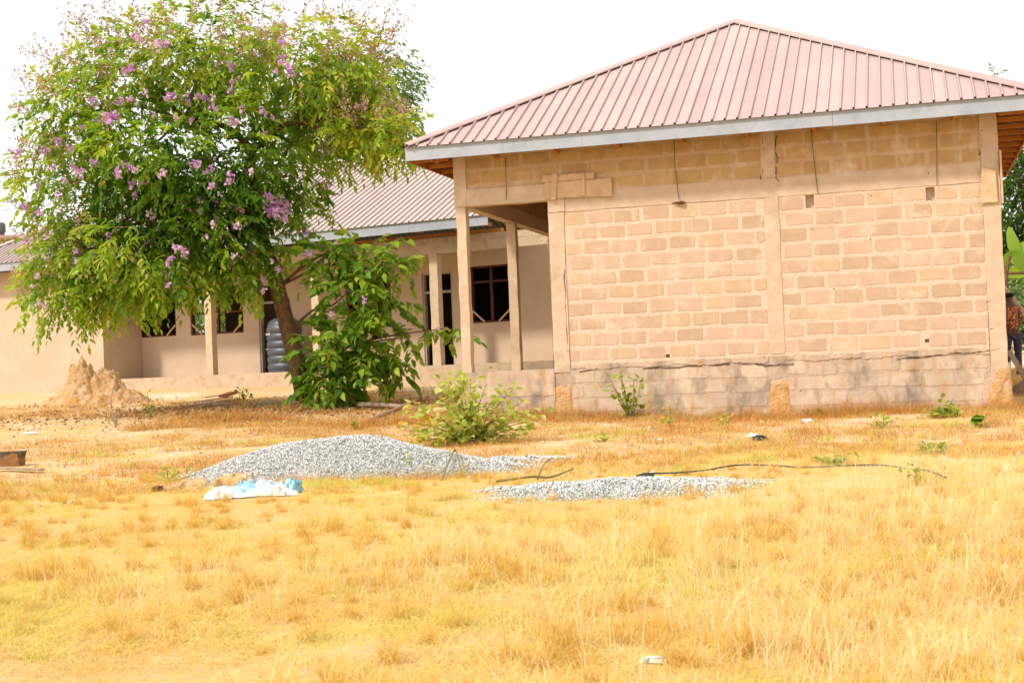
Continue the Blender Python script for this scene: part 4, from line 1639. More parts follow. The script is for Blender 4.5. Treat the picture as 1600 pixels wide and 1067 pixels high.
def mound_prof(u, v, r):
    peak = 1.0 * math.exp(-(abs(u + .22) ** 3 / .030 + (v + .05) ** 2 / .12))
    mid = .74 * math.exp(-(abs(u - .18) ** 3 / .055 + v * v / .14))
    low = .36 * max(0, 1 - r * r)
    crag = .20 * mnoise.noise(Vector((u * 7, v * 7, 2.0))) + .34 * abs(mnoise.noise(Vector((u * 9, v * 13, 5.0))))
    return max(0, max(peak, mid, low) + low * .35 + crag * min(1, 4 * max(0, 1 - r)) * (.4 + peak + mid)) * (1 if r < 1 else 0)


o, Vh = heap("earth_mound", "craggy pale orange termite mound beside the end room wall", "mound", ((em[0], em[1] + .5), 1.3, .85, .74, hx), m_earth, .12, res=90, prof=mound_prof)
cl = []
for k in range(110):
    a, r = random.uniform(0, 6.28), random.uniform(.55, 1.25)
    x, y = em[0] + math.cos(a) * r * 1.3, em[1] + .4 + math.sin(a) * r * .9
    cl.append((x, y, float(gh(x, y)) + .02))
s = stones("clods", np.array(cl), RNG.uniform(.02, .085, len(cl)), m_earth, o)
tag(s, kind="stuff")
ec = G(1597, 622)
heap("earth_mound", "grey earth pile at the right corner behind the block building", "mound", ((ec[0] + .55, ec[1] + .9), .75, .6, .42, hx),
     M("grey_earth", (.30, .22, .14), (.22, .16, .10), 5, bump=.04, bscale=12), .09, res=40, prof=lambda u, v, r: max(0, 1 - r * r))

# ================================================================== RUBBISH AND TIMBER ON THE GROUND
m_sack = M("sack_white", (.74, .73, .70), (.60, .58, .54), 9, .42, .66, (.50, .40, .28), 16, .5, bump=.004, rough=.7)
m_sackb = M("sack_blue", (.16, .44, .54), (.38, .60, .64), 7, .45, .60, (.60, .66, .66), 13, .6, bump=.004, rough=.6)
m_paper = M("kraft_paper", (.62, .38, .17), (.55, .33, .15), 4, bump=.004, rough=.9)
m_plw = M("plastic_white", (.85, .87, .88), (.75, .77, .78), 9, bump=.004, rough=.4)
m_black = M("black_plastic", (.02, .02, .022), (.03, .03, .03), 9, bump=.003, rough=.45)


def crumple(p, L, w, h, ang, seed, nu=26, nv=14, fold=.5):
    """crumpled sheet bag lying on the ground: closed upper and lower skins"""
    b = MB()
    top, bot = [], []
    for j in range(nv + 1):
        for i in range(nu + 1):
            u, v = i / nu * 2 - 1, j / nv * 2 - 1
            e = max(0, 1 - max(abs(u) ** 3, abs(v) ** 3))
            wob = 1 + .34 * mnoise.noise(Vector((u * 1.6, v * 1.6, seed + 9)))
            x0, y0 = u * L / 2 * wob, v * w / 2 * wob
            x = p[0] + math.cos(ang) * x0 - math.sin(ang) * y0
            y = p[1] + math.sin(ang) * x0 + math.cos(ang) * y0
            nz = abs(mnoise.noise(Vector((u * 2.6, v * 2.1, seed)))) + .6 * abs(mnoise.noise(Vector((u * 6, v * 5, seed + 3))))
            nz = .5 + .5 * mnoise.noise(Vector((u * 2.4 + v, v * 2.0, seed))) + .35 * mnoise.noise(Vector((u * 5.5, v * 4 + u * 2, seed + 3))) + .25 * (1 - abs(mnoise.noise(Vector((u * 3 + v * 4, u * 2 - v * 3, seed + 5))) * 2.2))
            x += .03 * mnoise.noise(Vector((u * 5, v * 5, seed + 20)))
            y += .03 * mnoise.noise(Vector((u * 5, v * 5, seed + 30)))
            z = float(gh(x, y)) + .012 + h * (e ** .5) * max(.08, .35 + fold * nz)
            top.append((x, y, z))
            bot.append((x, y, float(gh(x, y)) + .004))
    n = nu + 1
    fs = []
    for j in range(nv):
        for i in range(nu):
            a = j * n + i
            fs.append((a, a + 1, a + n + 1, a + n))
    off = len(top)
    fs += [tuple(off + q for q in reversed(f)) for f in fs]
    b.add(top + bot, fs)
    return b


sg = G(400, 773)
bag = crumple(sg, .86, .34, .07, hx - .06, 1.3, 44, 24, 1.0).build("cement_bag", m_sack, None, True)
tag(bag, "torn white and blue cement bag lying before the big gravel heap", "bag")
bg0 = np.array(G(408, 764))
for dx_, dy_, L_b, w_b, h_b, an_, sd_b, mt_ in ((-.05, .02, .50, .24, .095, .35, 2.7, m_sackb), (.34, .06, .22, .17, .10, -.6, 8.3, m_sackb), (-.30, -.07, .32, .24, .085, .5, 5.9, m_sack), (.16, -.08, .34, .16, .09, -.3, 11.3, m_sack), (.10, .06, .26, .14, .10, .1, 14.3, m_sack)):
    cp = sg + r3 * dx_ + f3 * dy_
    crumple(cp, L_b, w_b, h_b, hx + an_, sd_b, 22, 14, 1.0).build("torn_panel", mt_, bag, True)
sg2 = G(372, 757)
tag(crumple(G(378, 754), .60, .20, .15, hx + .30, 4.4, fold=.4).build("paper_sack", m_paper, None, True), "flattened brown paper sack lying behind the white and blue cement bag", "bag")
tag(crumple(G(303, 758), .34, .26, .12, hx, 7.4, 14, 10, .3).build("rock", m_earth, None, True), "tan boulder lump left of the brown paper sack", "rock")
tag(crumple(G(262, 765), .30, .2, .06, hx, 2.4, 14, 10, .3).build("rock", m_earth, None, True), "low tan rock by the left tip of the big gravel heap", "rock")
tag(crumple(G(1023, 1036), .13, .075, .03, hx - .3, 5.1, 12, 8, .6).build("plastic_wrapper", m_plw, None, True), "white plastic wrapper lying in the foreground grass", "litter")
tag(crumple(G(48, 678), .22, .10, .03, hx, 3.1, 10, 8, .6).build("plastic_wrapper", m_plw, None, True), "white scrap of plastic on the bare path at left", "litter")
tag(crumple(G(1187, 688), .17, .10, .07, hx, 8.1, 10, 8, .6).build("plastic_bag", m_black, None, True), "small black plastic bag on dry grass before the block wall", "litter")
tag(crumple(G(1178, 683), .15, .10, .05, hx, 1.1, 10, 8, .6).build("plastic_wrapper", m_plw, None, True), "white scrap lying against the small black plastic bag", "litter")
tag(crumple(G(1008, 748), .18, .10, .06, hx, 6.1, 10, 8, .6).build("plastic_bag", m_black, None, True), "black plastic rag on top of the low gravel spread", "litter")
tag(crumple(G(246, 768), .12, .09, .06, hx, 9.7, 10, 8, .7).build("dark_clod", m_stain, None, True), "small dark clod by the left foot of the big gravel heap", "clod")
tag(crumple(G(1262, 660), .16, .10, .07, hx, 4.7, 10, 8, .4).build("rock", m_sack, None, True), "pale stone near the foot of the middle pilaster", "rock")

# concrete block and plank at the left edge
bl = G(8, 728)
b = MB()
b.box(-.26, .17, -.16, .16, -.05, .15, .025)
lb = b.build("broken_block", M("block_weathered", (.34, .17, .07), (.24, .11, .045), 8, .35, .65, (.10, .06, .03), 12, .7, bump=.02, bscale=24), None, False, (bl[0], bl[1] + .1, bl[2]))
lb.rotation_euler = (0, 0, hx + .1)
tag(lb, "brown weathered block with dark mossy top at left edge", "block")
vs = []
b = MB()
b.box(-.265, .172, -.155, .155, .12, .185, .02)
cap_ = b.build("moss_top", M("moss_dark", (.09, .07, .04), (.14, .11, .06), 12, bump=.02), lb)
b = MB()
b.bar(G(-25, 736) + [0, 0, .045], G(66, 739) + [0, 0, .04], .10, .022)
tag(b.build("plank", m_wood_grey), "thin grey plank lying by the weathered block at left", "plank")

# stack of planks before the plinth
pk = thing("plank_stack", "stack of pale planks lying on the ground before the veranda", "planks", G(330, 634))
for k, (xa, ya, xb, yb, w) in enumerate(((268, 641, 362, 628, .12), (280, 638, 355, 625, .11), (290, 634, 366, 622, .12), (300, 630, 362, 620, .10), (318, 624, 366, 617, .10), (275, 636, 335, 630, .09))):
    b = MB()
    a_, e_ = G(xa, ya + 6), G(xb, yb + 8)
    a_[2] += .03 + .024 * k
    e_[2] += .03 + .026 * k
    b.bar(a_, e_, w, .022)
    under(b.build("plank", m_wood_pale, None), pk)
b = MB()
b.bar(G(348, 634) + [0, 0, .20], G(366, 628) + [0, 0, .20], .16, .05)
tag(b.build("brick_piece", M("brick_red", (.48, .16, .06), (.38, .13, .05), 8, bump=.006)), "reddish board end resting on the right end of the plank stack", "board")
m_red = M("red_strip", (.62, .09, .04), (.55, .08, .04), 8, bump=0, rough=.6)
b = MB()
q = [G(x, y) + [0, 0, .07] for x, y in ((362, 653), (375, 648), (390, 645), (408, 645))]
for i in range(3):
    b.bar(q[i], q[i + 1], .05, .012)
tag(b.build("plastic_strip", m_red), "bright red plastic strip on the brown litter left of the trunk", "litter")
b = MB()
q = [G(x, y) + [0, 0, .05] for x, y in ((425, 656), (440, 658), (455, 660))]
for i in range(2):
    b.bar(q[i], q[i + 1], .03, .012)
tag(b.build("plastic_strip", m_red), "shorter red plastic strip lying nearer the trunk foot", "litter")


def log(pts, r, label, name="log", mat=None, lift=0.0, cat="log"):
    b = MB()
    P_ = [G(x, y) + [0, 0, r + lift + dz] for x, y, dz in pts]
    s_ = spline(P_, 4)
    b.tube(s_, list(np.linspace(r, r * .75, len(s_))), 8, .08)
    return tag(b.build(name, mat or m_wood_grey, None, True), label, cat)


log(((560, 640, .05), (600, 641, .05), (632, 643, .04)), .05, "straight grey log lying right of the trunk foot")
log(((575, 662, .0), (615, 650, .05), (655, 640, .14)), .045, "crooked grey log slanting up behind the yellow-green bush")
log(((405, 636, .05), (440, 636, .05), (468, 636, .05)), .045, "short grey log lying against the left foot of the trunk")
log(((678, 652, .05), (705, 650, .06)), .06, "pale cut timber end behind the yellow-green bush", mat=m_wood_pale)
log(((775, 757, .02), (830, 756, .06), (860, 752, .03), (895, 742, .05)), .014, "long thin bent stick beside the low gravel spread", "stick", m_stem, 0, "stick")
log(((840, 754, .03), (850, 742, .10), (862, 737, .14)), .010, "short forked stick standing off the long bent stick", "stick", m_stem, 0, "stick")
log(((690, 752, .0), (712, 735, .22), (722, 748, .02)), .012, "arched dead stalk between the two gravel spreads", "stick", m_stem, 0, "stick")
log(((180, 668, .0), (174, 645, .25), (183, 622, .45)), .012, "thin stick leaning on the foot of the termite mound", "stick", m_twig, 0, "stick")
# hose
b = MB()
hp = [(1010, 748), (1050, 744), (1100, 740), (1150, 735), (1205, 732), (1260, 731), (1320, 731), (1380, 732), (1420, 738), (1450, 744), (1478, 752)]
s_ = spline([G(x, y) + [0, 0, .035 + (.0 if i % 3 else .02) - (.03 if 4 < i < 7 else 0)] for i, (x, y) in enumerate(hp)], 5)
b.tube(s_, .009, 8)
tag(b.build("hose", M("hose_grey_black", (.045, .045, .05), (.10, .095, .09), 3, bump=0, rough=.5), None, True), "black plastic hose curving over the grass right of the low gravel", "hose")

# ================================================================== VERANDA THINGS, FAR LEFT
m_tank = M("tank_blue_black", (.055, .065, .08), (.075, .085, .10), 6, rough=.45, bump=0, spec=.5)
tq = uv(446, 560, .75)
tl = pb.matrix_basis @ Vector((tq[0], .75, ZP))
wt = thing("water_tank", "ribbed blue-black plastic water tank on the veranda behind the trunk", "tank", tl, TH)
b = MB()
prof = [(.05, 0), (.40, 0), (.42, .03)]
for k in range(6):
    z = .05 + k * .19
    prof += [(.40, z), (.42, z + .02), (.43, z + .09), (.42, z + .15), (.40, z + .17)]
prof += [(.40, 1.21), (.36, 1.30), (.26, 1.37), (.17, 1.39)]
b.lathe((0, 0, 0), prof, 28, .25)
b.build("body", m_tank, wt, True)
b = MB()
b.lathe((0, 0, 1.385), [(.17, 0), (.18, .02), (.17, .06), (.1, .075)], 20)
b.build("lid", m_tank, wt, True)
b = MB()
for z, ws in ((.98, (.045, .03, .035, .03, .04)), (.60, (.03, .02, .03, .025))):
    a = math.radians(218)
    for w in ws:
        r = .432 * (1 + .25 * (1 / max(abs(math.cos(a)), abs(math.sin(a))) - 1)) + .004
        c_ = np.array([math.cos(a) * r, math.sin(a) * r, z])
        t_ = np.array([-math.sin(a), math.cos(a), 0])
        b.bar(c_ - t_ * w / 2, c_ + t_ * w / 2, .006, .05 if z > .8 else .025)
        a += (w + .02) / .43
b.build("printed_mark", m_plw, wt)
bq = uv(548, 532, VD)
b = MB()
b.box(bq[0] - .16, bq[0] + .14, VD - .02, VD - .003, bq[1] - .13, bq[1] + .13)
pos_ = b.build("poster", m_sackb, None, False, OB)
pos_.rotation_euler = (0, 0, TH)
tag(pos_, "small blue poster with pale centre on the veranda wall behind the low leaves", "poster")
b = MB()
b.box(bq[0] - .03, bq[0] + .05, VD - .024, VD - .0205, bq[1] - .08, bq[1] + .10)
b.build("pale_panel", M("poster_pale", (.72, .48, .36), (.7, .5, .4), 8, bump=0), pos_)

# distant house with rusty roof and tank
dh = gz(at(-60, 590, 75))
dhs = thing("distant_house", "distant house with rusty roof over the left end of the plastered building", "house", dh, hx)
zt = at(10, 372, 75)[2] - dh[2]
b = MB()
b.box(-5, 3.6, 0, 7, -.5, zt)
b.build("wall", m_plaster, dhs)
zr = at(10, 357, 75)[2] - dh[2]
b = MB()
b.add([(-6, -.6, zt), (4.2, -.6, zt), (3.2, 3, zr), (-6, 3, zr), (4.2, 7.4, zt), (-6, 7.4, zt), (-6, -.6, zt - .12), (4.2, -.6, zt - .12), (4.2, 7.4, zt - .12), (-6, 7.4, zt - .12)],
      [(0, 1, 2, 3), (3, 2, 4, 5), (1, 4, 2), (0, 6, 7, 1), (1, 7, 8, 4), (9, 8, 7, 6), (5, 4, 8, 9), (0, 3, 5, 9, 6)])
b.build("roof", M("rusty_sheet", (.30, .13, .10), (.36, .20, .16), 2, rough=.6, bump=.004), dhs)
b = MB()
tp_ = at(0, 360, 79)
b.lathe((tp_[0], tp_[1], tp_[2] - .1), [(.1, 0), (.30, 0), (.31, .05), (.30, .45), (.22, .52), (.08, .55)], 18)
b.tube([(tp_[0], tp_[1], gh(tp_[0], tp_[1]) - .2), tp_ - [0, 0, .09]], .25, 8)
tag(b.build("water_tower", M("tank_grey", (.13, .13, .14), (.17, .17, .17), 4, bump=0)), "far dark grey tank showing above the rusty roof at left", "tank")
m_cable = M("cable_grey", (.20, .20, .21), (.22, .22, .22), 3, bump=0)
for i, (ya, yb) in enumerate(((303, 293), (326, 318), (341, 330))):
    b = MB()
    p, q = at(-700, ya + 40, 60), at(330, yb - 38, 66)
    s_ = [p + (q - p) * t - np.array([0, 0, 1.1 * 4 * t * (1 - t) * .25]) for t in np.linspace(0, 1, 14)]
    b.tube(s_, .012, 5)
    tag(b.build("power_line", m_cable), ("top", "middle", "bottom")[i] + " power line of three crossing the sky at left edge", "cable", "power lines at left")
for x, d_ in ((-700, 60), (330, 66)):
    b = MB()
    p = gz(at(x, 560, d_))
    ztp = at(x, 240 if x > 0 else 320, d_)[2]
    b.tube([(p[0], p[1], p[2] - .3), (p[0], p[1], ztp)], [.14, .10], 9)
    b.bar((p[0] - .7, p[1], ztp - .2), (p[0] + .7, p[1], ztp - .2), .1, .1)
    tag(b.build("utility_pole", m_wood_grey), "wooden pole carrying the power lines " + ("behind the tree" if x > 0 else "beyond the left edge"), "pole")


# ================================================================== BUSH, SAPLINGS, WEEDS
def plant(name, label, base, stems, nleaf, lsz, mat, cat="plant", stuff=0, spread=.12, width=.8, stuffmat=None, group=None, up_=.2):
    t = thing(name, label, cat, base, 0, group)
    b = MB()
    pts, dirs = [], []
    for s_ in stems:
        q = spline(s_, 5)
        b.tube(q, np.linspace(.012, .004, len(q)) * (lsz / .12) ** .5, 5)
        for i in range(2, len(q)):
            pts.append(q[i])
            dirs.append(q[i] - q[i - 1])
    under(tag(b.build("stem", m_stem, None, True)), t)
    pts, dirs = np.array(pts), np.array(dirs)
    lmm = [leaf_mesh("leaf", mat, width, .3), leaf_mesh("leaf", mat, width * .85, .1)]

    def gen(n):
        k = RNG.integers(0, len(pts), n)
        k = np.where(RNG.random(n) < .5, k, RNG.integers(0, len(pts), n))
        p = pts[k] + RNG.normal(0, spread, (n, 3)) * [1, 1, .6]
        p[:, 2] = np.maximum(p[:, 2], gh(p[:, 0], p[:, 1]) + .03)
        d_ = RNG.normal(0, 1, (n, 3)) + dirs[k] / (np.linalg.norm(dirs[k], axis=1, keepdims=True) + 1e-6) * .5
        d_[:, 2] = d_[:, 2] * .5 - .1 + up_
        nn_ = np.array([0, 0, 1.]) + RNG.normal(0, .45, (n, 3))
        return p, d_, nn_, k
    p, d_, nn_, k = gen(nleaf)
    for i in range(nleaf):
        place_leaf(lmm[i % 2], p[i], d_[i], nn_[i], lsz * random.uniform(.6, 1.25), t)
    if stuff:
        p, d_, nn_, k = gen(stuff)
        under(tag(leaf_cloud("foliage", p, d_, nn_, RNG.uniform(.5, 1.0, stuff) * lsz, RNG.random(stuff), stuffmat or m_leaf_bush_s, None, width), kind="stuff"), t)
    return t


bd_ = 18.2
bbase = G(735, 694)
bd_ = (bbase - CAMP) @ fw
tips = [(650, 640), (630, 680), (665, 655), (690, 615), (700, 600), (722, 592), (745, 615), (762, 640), (800, 610), (795, 640), (830, 652), (838, 668), (740, 660), (775, 665), (680, 680), (650, 690), (815, 680), (712, 640), (735, 630), (765, 690), (700, 690), (712, 585), (735, 590), (688, 600), (775, 618), (640, 660), (625, 672), (840, 640), (845, 655), (820, 625), (648, 630), (700, 590), (760, 600)]
st = []
for k, (x, y) in enumerate(tips):
    q = at(x, y, bd_ + random.uniform(-.45, .45))
    st.append([bbase + RNG.normal(0, .05, 3) * [1, 1, 0], bbase * .5 + q * .5 + [0, 0, .06], q])
plant("shrub", "yellow-green broad-leaved bush in front of the porch plinth", bbase, st, 295, .12, m_leaf_bush, "bush", 640, .085, .85)


def sap(x, y, tips, label, nleaf, lsz, mat, name="sapling", spread=.05, width=.75, stuff=0, sm=None, dd=0):
    p = G(x, y)
    d_ = (p - CAMP) @ fw
    st_ = [[p, .5 * p + .5 * at(a, c_, d_ + dd) + RNG.normal(0, .02, 3), at(a, c_, d_ + random.uniform(-.1, .1))] for a, c_ in tips]
    return plant(name, label, p, st_, nleaf, lsz, mat, "plant", stuff, spread, width, sm)


m_leaf_mid = leaf_mat("leaf_mid_green", [(0, (.22, .32, .04)), (.6, (.38, .46, .07)), (1, (.58, .56, .10))], None, .52)
sap(985, 655, ((945, 580), (955, 600), (968, 577), (990, 592), (1010, 625), (975, 605), (1000, 600), (960, 612)), "spindly green sapling in front of the block wall left bay", 100, .11, m_leaf_mid, spread=.07)
sap(775, 632, ((755, 590), (770, 578), (790, 590), (780, 600), (765, 605), (800, 597)), "grey-green sapling against the porch plinth behind the bush", 80, .10, m_leaf_mid)
sap(1480, 652, ((1450, 640), (1465, 632), (1478, 628), (1490, 622), (1500, 632), (1460, 645), (1495, 645)), "leafy green weed at foot of the wall near right end", 80, .11, m_leaf_mid, spread=.08)
sap(1525, 668, ((1520, 650), (1527, 645), (1524, 655)), "single upright weed leaf in the grass at right below the wall weed", 10, .14, m_leaf_obj, "weed", .02)
sap(1263, 652, ((1255, 640), (1268, 645)), "small dark green weed just right of the middle pilaster foot", 8, .09, m_leaf_obj, "weed", .03)
sap(1283, 652, ((1280, 638), (1290, 640)), "second small green weed right of the middle pilaster foot", 8, .09, m_leaf_mid, "weed", .03)
sap(1045, 668, ((1040, 640), (1050, 650), (1046, 635)), "pale leafy weed in rusty grass right of the spindly sapling", 16, .09, m_leaf_bush, "weed", .03)
sap(232, 652, ((230, 612), (236, 622), (228, 635), (240, 640)), "thin green seedling right of the termite mound", 16, .12, m_leaf_mid, "sapling", .04)
sap(553, 672, ((548, 645), (556, 655), (560, 662)), "small green seedling left of the yellow-green bush", 12, .10, m_leaf_mid, "sapling", .03)
sap(1300, 725, ((1285, 715), (1310, 712), (1325, 718)), "low green weed by the middle of the black hose", 34, .09, m_leaf_mid, "weed", .05)
sap(1455, 710, ((1440, 695), (1460, 692), (1470, 702)), "low green weed in the grass beyond the right end of the hose", 36, .09, m_leaf_mid, "weed", .06)
sap(1380, 668, ((1365, 655), (1380, 650), (1395, 655), (1372, 660)), "scattered green weed in rusty grass before the right wall bay", 34, .08, m_leaf_mid, "weed", .08)
sap(1130, 665, ((1122, 652), (1132, 648), (1140, 656)), "small yellow weed in the grass left of the middle pilaster", 22, .08, m_leaf_bush, "weed", .05)
sap(1430, 755, ((1415, 742), (1430, 738), (1445, 745)), "green weed in the grass by the far end of the hose", 34, .07, m_leaf_mid, "weed", .08)
sap(940, 690, ((930, 678), (940, 675), (950, 682)), "small yellow-green weed on the bare patch right of the bush", 22, .08, m_leaf_bush, "weed", .05)
sap(262, 748, ((245, 735), (262, 728), (280, 735), (255, 740), (272, 742)), "yellow-green weed at left tip of the big gravel heap", 50, .06, m_leaf_bush, "weed", .06)
sap(632, 742, ((615, 725), (632, 712), (645, 722), (650, 735), (625, 735)), "yellow weed growing on the right flank of the big gravel heap", 50, .06, m_leaf_bush, "weed", .05)
sap(690, 640, ((672, 602), (680, 612), (692, 600)), "dry brown seedling against the plinth behind the bush", 14, .09, m_leaf_bush, "sapling", .03)
sap(380, 625, ((368, 608), (380, 604), (390, 610), (374, 614)), "grey weed tuft at the foot of the plinth by the planks", 30, .09, m_leaf_obj, "weed", .07)


# ================================================================== GRASS AND LITTER
def blades_mesh(name, n, radius, l0, l1, lean0, lean1, wid, mat, seed, heads=0.0):
    rr = np.random.default_rng(seed)
    a = rr.uniform(0, 2 * np.pi, n)
    r = radius * np.sqrt(rr.random(n))
    base = np.stack([np.cos(a) * r, np.sin(a) * r, np.full(n, -.02)], 1)
    L = rr.uniform(l0, l1, n)
    az = rr.uniform(0, 2 * np.pi, n)
    lean = rr.uniform(lean0, lean1, n)
    curl = rr.uniform(.1, .9, n)
    H = np.stack([np.cos(az), np.sin(az), np.zeros(n)], 1)
    S = np.stack([-np.sin(az + rr.normal(0, .8, n)), np.cos(az), rr.normal(0, .3, n)], 1)
    S /= np.linalg.norm(S, axis=1, keepdims=True)
    V, F, T = [], [], []
    ts = (0, .4, .75, 1.0)
    tone = rr.random(n)
    rows = []
    ang = lean.copy()
    p = base.copy()
    for k, t in enumerate(ts):
        if k:
            ds = (ts[k] - ts[k - 1]) * L
            d_ = H * np.sin(ang)[:, None] + np.array([0, 0, 1.]) * np.cos(ang)[:, None]
            p = p + d_ * ds[:, None]
            ang = ang + curl * .7
        w = wid * (1 - .75 * t)
        rows.append((p - S * w / 2, p + S * w / 2))
    VV_ = np.stack([q for r_ in rows for q in r_], 1)           # n, 8, 3
    VV_[:, :, 2] = np.maximum(VV_[:, :, 2], -.02)
    F = np.array([(0, 1, 3, 2), (2, 3, 5, 4), (4, 5, 7, 6)])
    FF_ = (F[None] + (np.arange(n) * 8)[:, None, None]).reshape(-1, 4)
    me = bpy.data.meshes.new(name)
    me.from_pydata(VV_.reshape(-1, 3).tolist(), [], FF_.tolist())
    at__ = me.attributes.new("tone", "FLOAT", "POINT")
    at__.data.foreach_set("value", np.repeat(tone, 8).astype(np.float32))
    me.polygons.foreach_set("use_smooth", np.ones(len(FF_), bool))
    me.materials.append(mat)
    return bpy.data.objects.new(name, me)


def grass_mat(name, cols, patch=None, trans=.35):
    m = bpy.data.materials.new(name)
    m.use_nodes = True
    nt = m.node_tree
    nt.nodes.remove(nt.nodes["Principled BSDF"])
    cr = nt.nodes.new("ShaderNodeValToRGB")
    el = cr.color_ramp.elements
    while len(el) < len(cols):
        el.new(.5)
    for i, (p, c_) in enumerate(cols):
        el[i].position = p
        el[i].color = (*c_, 1)
    a_ = nt.nodes.new("ShaderNodeAttribute")
    a_.attribute_name = "tone"
    nt.links.new(a_.outputs["Fac"], cr.inputs[0])
    col = cr.outputs[0]
    if patch:
        f = nramp(nt, nnoise(nt, 1.5, 5, .65), .44, .64)
        col = nmix(nt, nmul(nt, f, .75), col, nmix(nt, 1.0, col, patch[0], "MULTIPLY"))
        f = nramp(nt, nnoise(nt, .8, 4, .6, stretched(nt, 1, 1, 1), .6), .52, .66)
        col = nmix(nt, nmul(nt, f, .6), col, patch[1])
    d_ = nt.nodes.new("ShaderNodeBsdfDiffuse")
    t_ = nt.nodes.new("ShaderNodeBsdfTranslucent")
    nt.links.new(col, d_.inputs[0])
    nt.links.new(col, t_.inputs[0])
    mx = nt.nodes.new("ShaderNodeMixShader")
    mx.inputs[0].default_value = trans
    nt.links.new(d_.outputs[0], mx.inputs[1])
    nt.links.new(t_.outputs[0], mx.inputs[2])
    nt.links.new(mx.outputs[0], nt.nodes["Material Output"].inputs["Surface"])
    return m


GOLD, ORANGE, PALE, RUST = (.83, .66, .22), (.78, .50, .10), (.90, .77, .43), (.58, .30, .06)
gm_mat = grass_mat("straw_golden", [(0, (.72, .48, .12)), (.4, GOLD), (.8, (.87, .71, .29)), (1, PALE)], ((.97, .82, .52), (.76, .68, .16)))
gm_tuft = grass_mat("straw_orange", [(0, RUST), (.4, ORANGE), (.8, (.80, .54, .18)), (1, GOLD)], ((.90, .85, .7), (.70, .58, .18)))
gm_rust = grass_mat("straw_rust", [(0, (.40, .18, .05)), (.5, (.66, .35, .10)), (1, (.80, .55, .22))], ((.85, .72, .6), (.66, .50, .20)))
gm_green = grass_mat("grass_yellow_green", [(0, (.40, .46, .06)), (.6, (.64, .65, .12)), (1, (.80, .71, .22))])
gm_tall = grass_mat("straw_pale", [(0, (.76, .54, .22)), (.5, (.88, .70, .36)), (1, (.94, .82, .56))], None, .3)


def in_frame(n, d0, d1, power=1.0):
    """random ground points inside the camera's field and a margin each side"""
    u = RNG.random(n)
    d_ = np.sqrt(d0 ** 2 + (d1 ** 2 - d0 ** 2) * u ** power)
    lat = (RNG.random(n) * 2 - 1) * (.385 * d_ + 3.6)
    return CX + hf[0] * d_ + rt0[0] * lat, CY + hf[1] * d_ + rt0[1] * lat, d_, lat


HEAPS = [(g0[0] + .25, g0[1] + .33, 1.6, .85), (g1[0], g1[1] + .1, 1.1, .46), (em[0], em[1] + .5, 1.1, .75), (g2[0], g2[1], .7, .24), (sg[0], sg[1] - .05, .5, .3), (G(385, 757)[0], G(385, 757)[1], .4, .25)]


def clear_of(x, y, grow=1.0):
    ok = np.ones(len(x), bool)
    for hx_, hy_, a_, b_ in HEAPS:
        dx, dy = x - hx_, y - hy_
        u = (dx * math.cos(hx) + dy * math.sin(hx)) / (a_ * grow)
        v = (-dx * math.sin(hx) + dy * math.cos(hx)) / (b_ * grow)
        ok &= (u * u + v * v) > 1
    ok &= ~((x > -.05) & (x < WD + .1) & (y > -.03) & (y < 9))
    uu = (x - OB[0]) * UU[0] + (y - OB[1]) * UU[1]
    vv = (x - OB[0]) * VV[0] + (y - OB[1]) * VV[1]
    ok &= ~((vv > -.05) & (uu < UR + .3))
    return ok


def p2n(x, y, s_, o_):
    return vn(np.stack([x, y, np.zeros_like(x)], 1), s_, o_)


def scatter(name, label, objs, x, y, scl):
    col_ = bpy.data.collections.new(name + "_source")
    for o_ in objs:
        col_.objects.link(o_)
    z = gh(x, y)
    me = bpy.data.meshes.new(name)
    me.vertices.add(len(x))
    me.vertices.foreach_set("co", np.stack([x, y, z], 1).astype(np.float32).ravel())
    for an, vals in (("rotz", RNG.uniform(0, 6.283, len(x))), ("scl", scl)):
        a_ = me.attributes.new(an, "FLOAT", "POINT")
        a_.data.foreach_set("value", vals.astype(np.float32))
    o_ = link(name, me)
    tag(o_, label, None, None, "stuff")
    ng = bpy.data.node_groups.new(name, "GeometryNodeTree")
    ng.interface.new_socket("Geometry", in_out="INPUT", socket_type="NodeSocketGeometry")
    ng.interface.new_socket("Geometry", in_out="OUTPUT", socket_type="NodeSocketGeometry")
    N, Lk = ng.nodes, ng.links
    gi, go = N.new("NodeGroupInput"), N.new("NodeGroupOutput")
    m2p = N.new("GeometryNodeMeshToPoints")
    iop = N.new("GeometryNodeInstanceOnPoints")
    ci = N.new("GeometryNodeCollectionInfo")
    ci.inputs["Collection"].default_value = col_
    ci.inputs["Separate Children"].default_value = True
    ci.inputs["Reset Children"].default_value = True
    iop.inputs["Pick Instance"].default_value = True
    ar = N.new("GeometryNodeInputNamedAttribute")
    ar.data_type = "FLOAT"
    ar.inputs["Name"].default_value = "rotz"
    as_ = N.new("GeometryNodeInputNamedAttribute")
    as_.data_type = "FLOAT"
    as_.inputs["Name"].default_value = "scl"
    cx_ = N.new("ShaderNodeCombineXYZ")
    Lk.new(ar.outputs[0], cx_.inputs["Z"])
    e2r = N.new("FunctionNodeEulerToRotation")
    Lk.new(cx_.outputs[0], e2r.inputs[0])
    Lk.new(gi.outputs[0], m2p.inputs[0])
    Lk.new(m2p.outputs[0], iop.inputs["Points"])
    Lk.new(ci.outputs[0], iop.inputs["Instance"])
    Lk.new(e2r.outputs[0], iop.inputs["Rotation"])
    Lk.new(as_.outputs[0], iop.inputs["Scale"])
    Lk.new(iop.outputs[0], go.inputs[0])
    md = o_.modifiers.new("scatter", "NODES")
    md.node_group = ng
    return o_


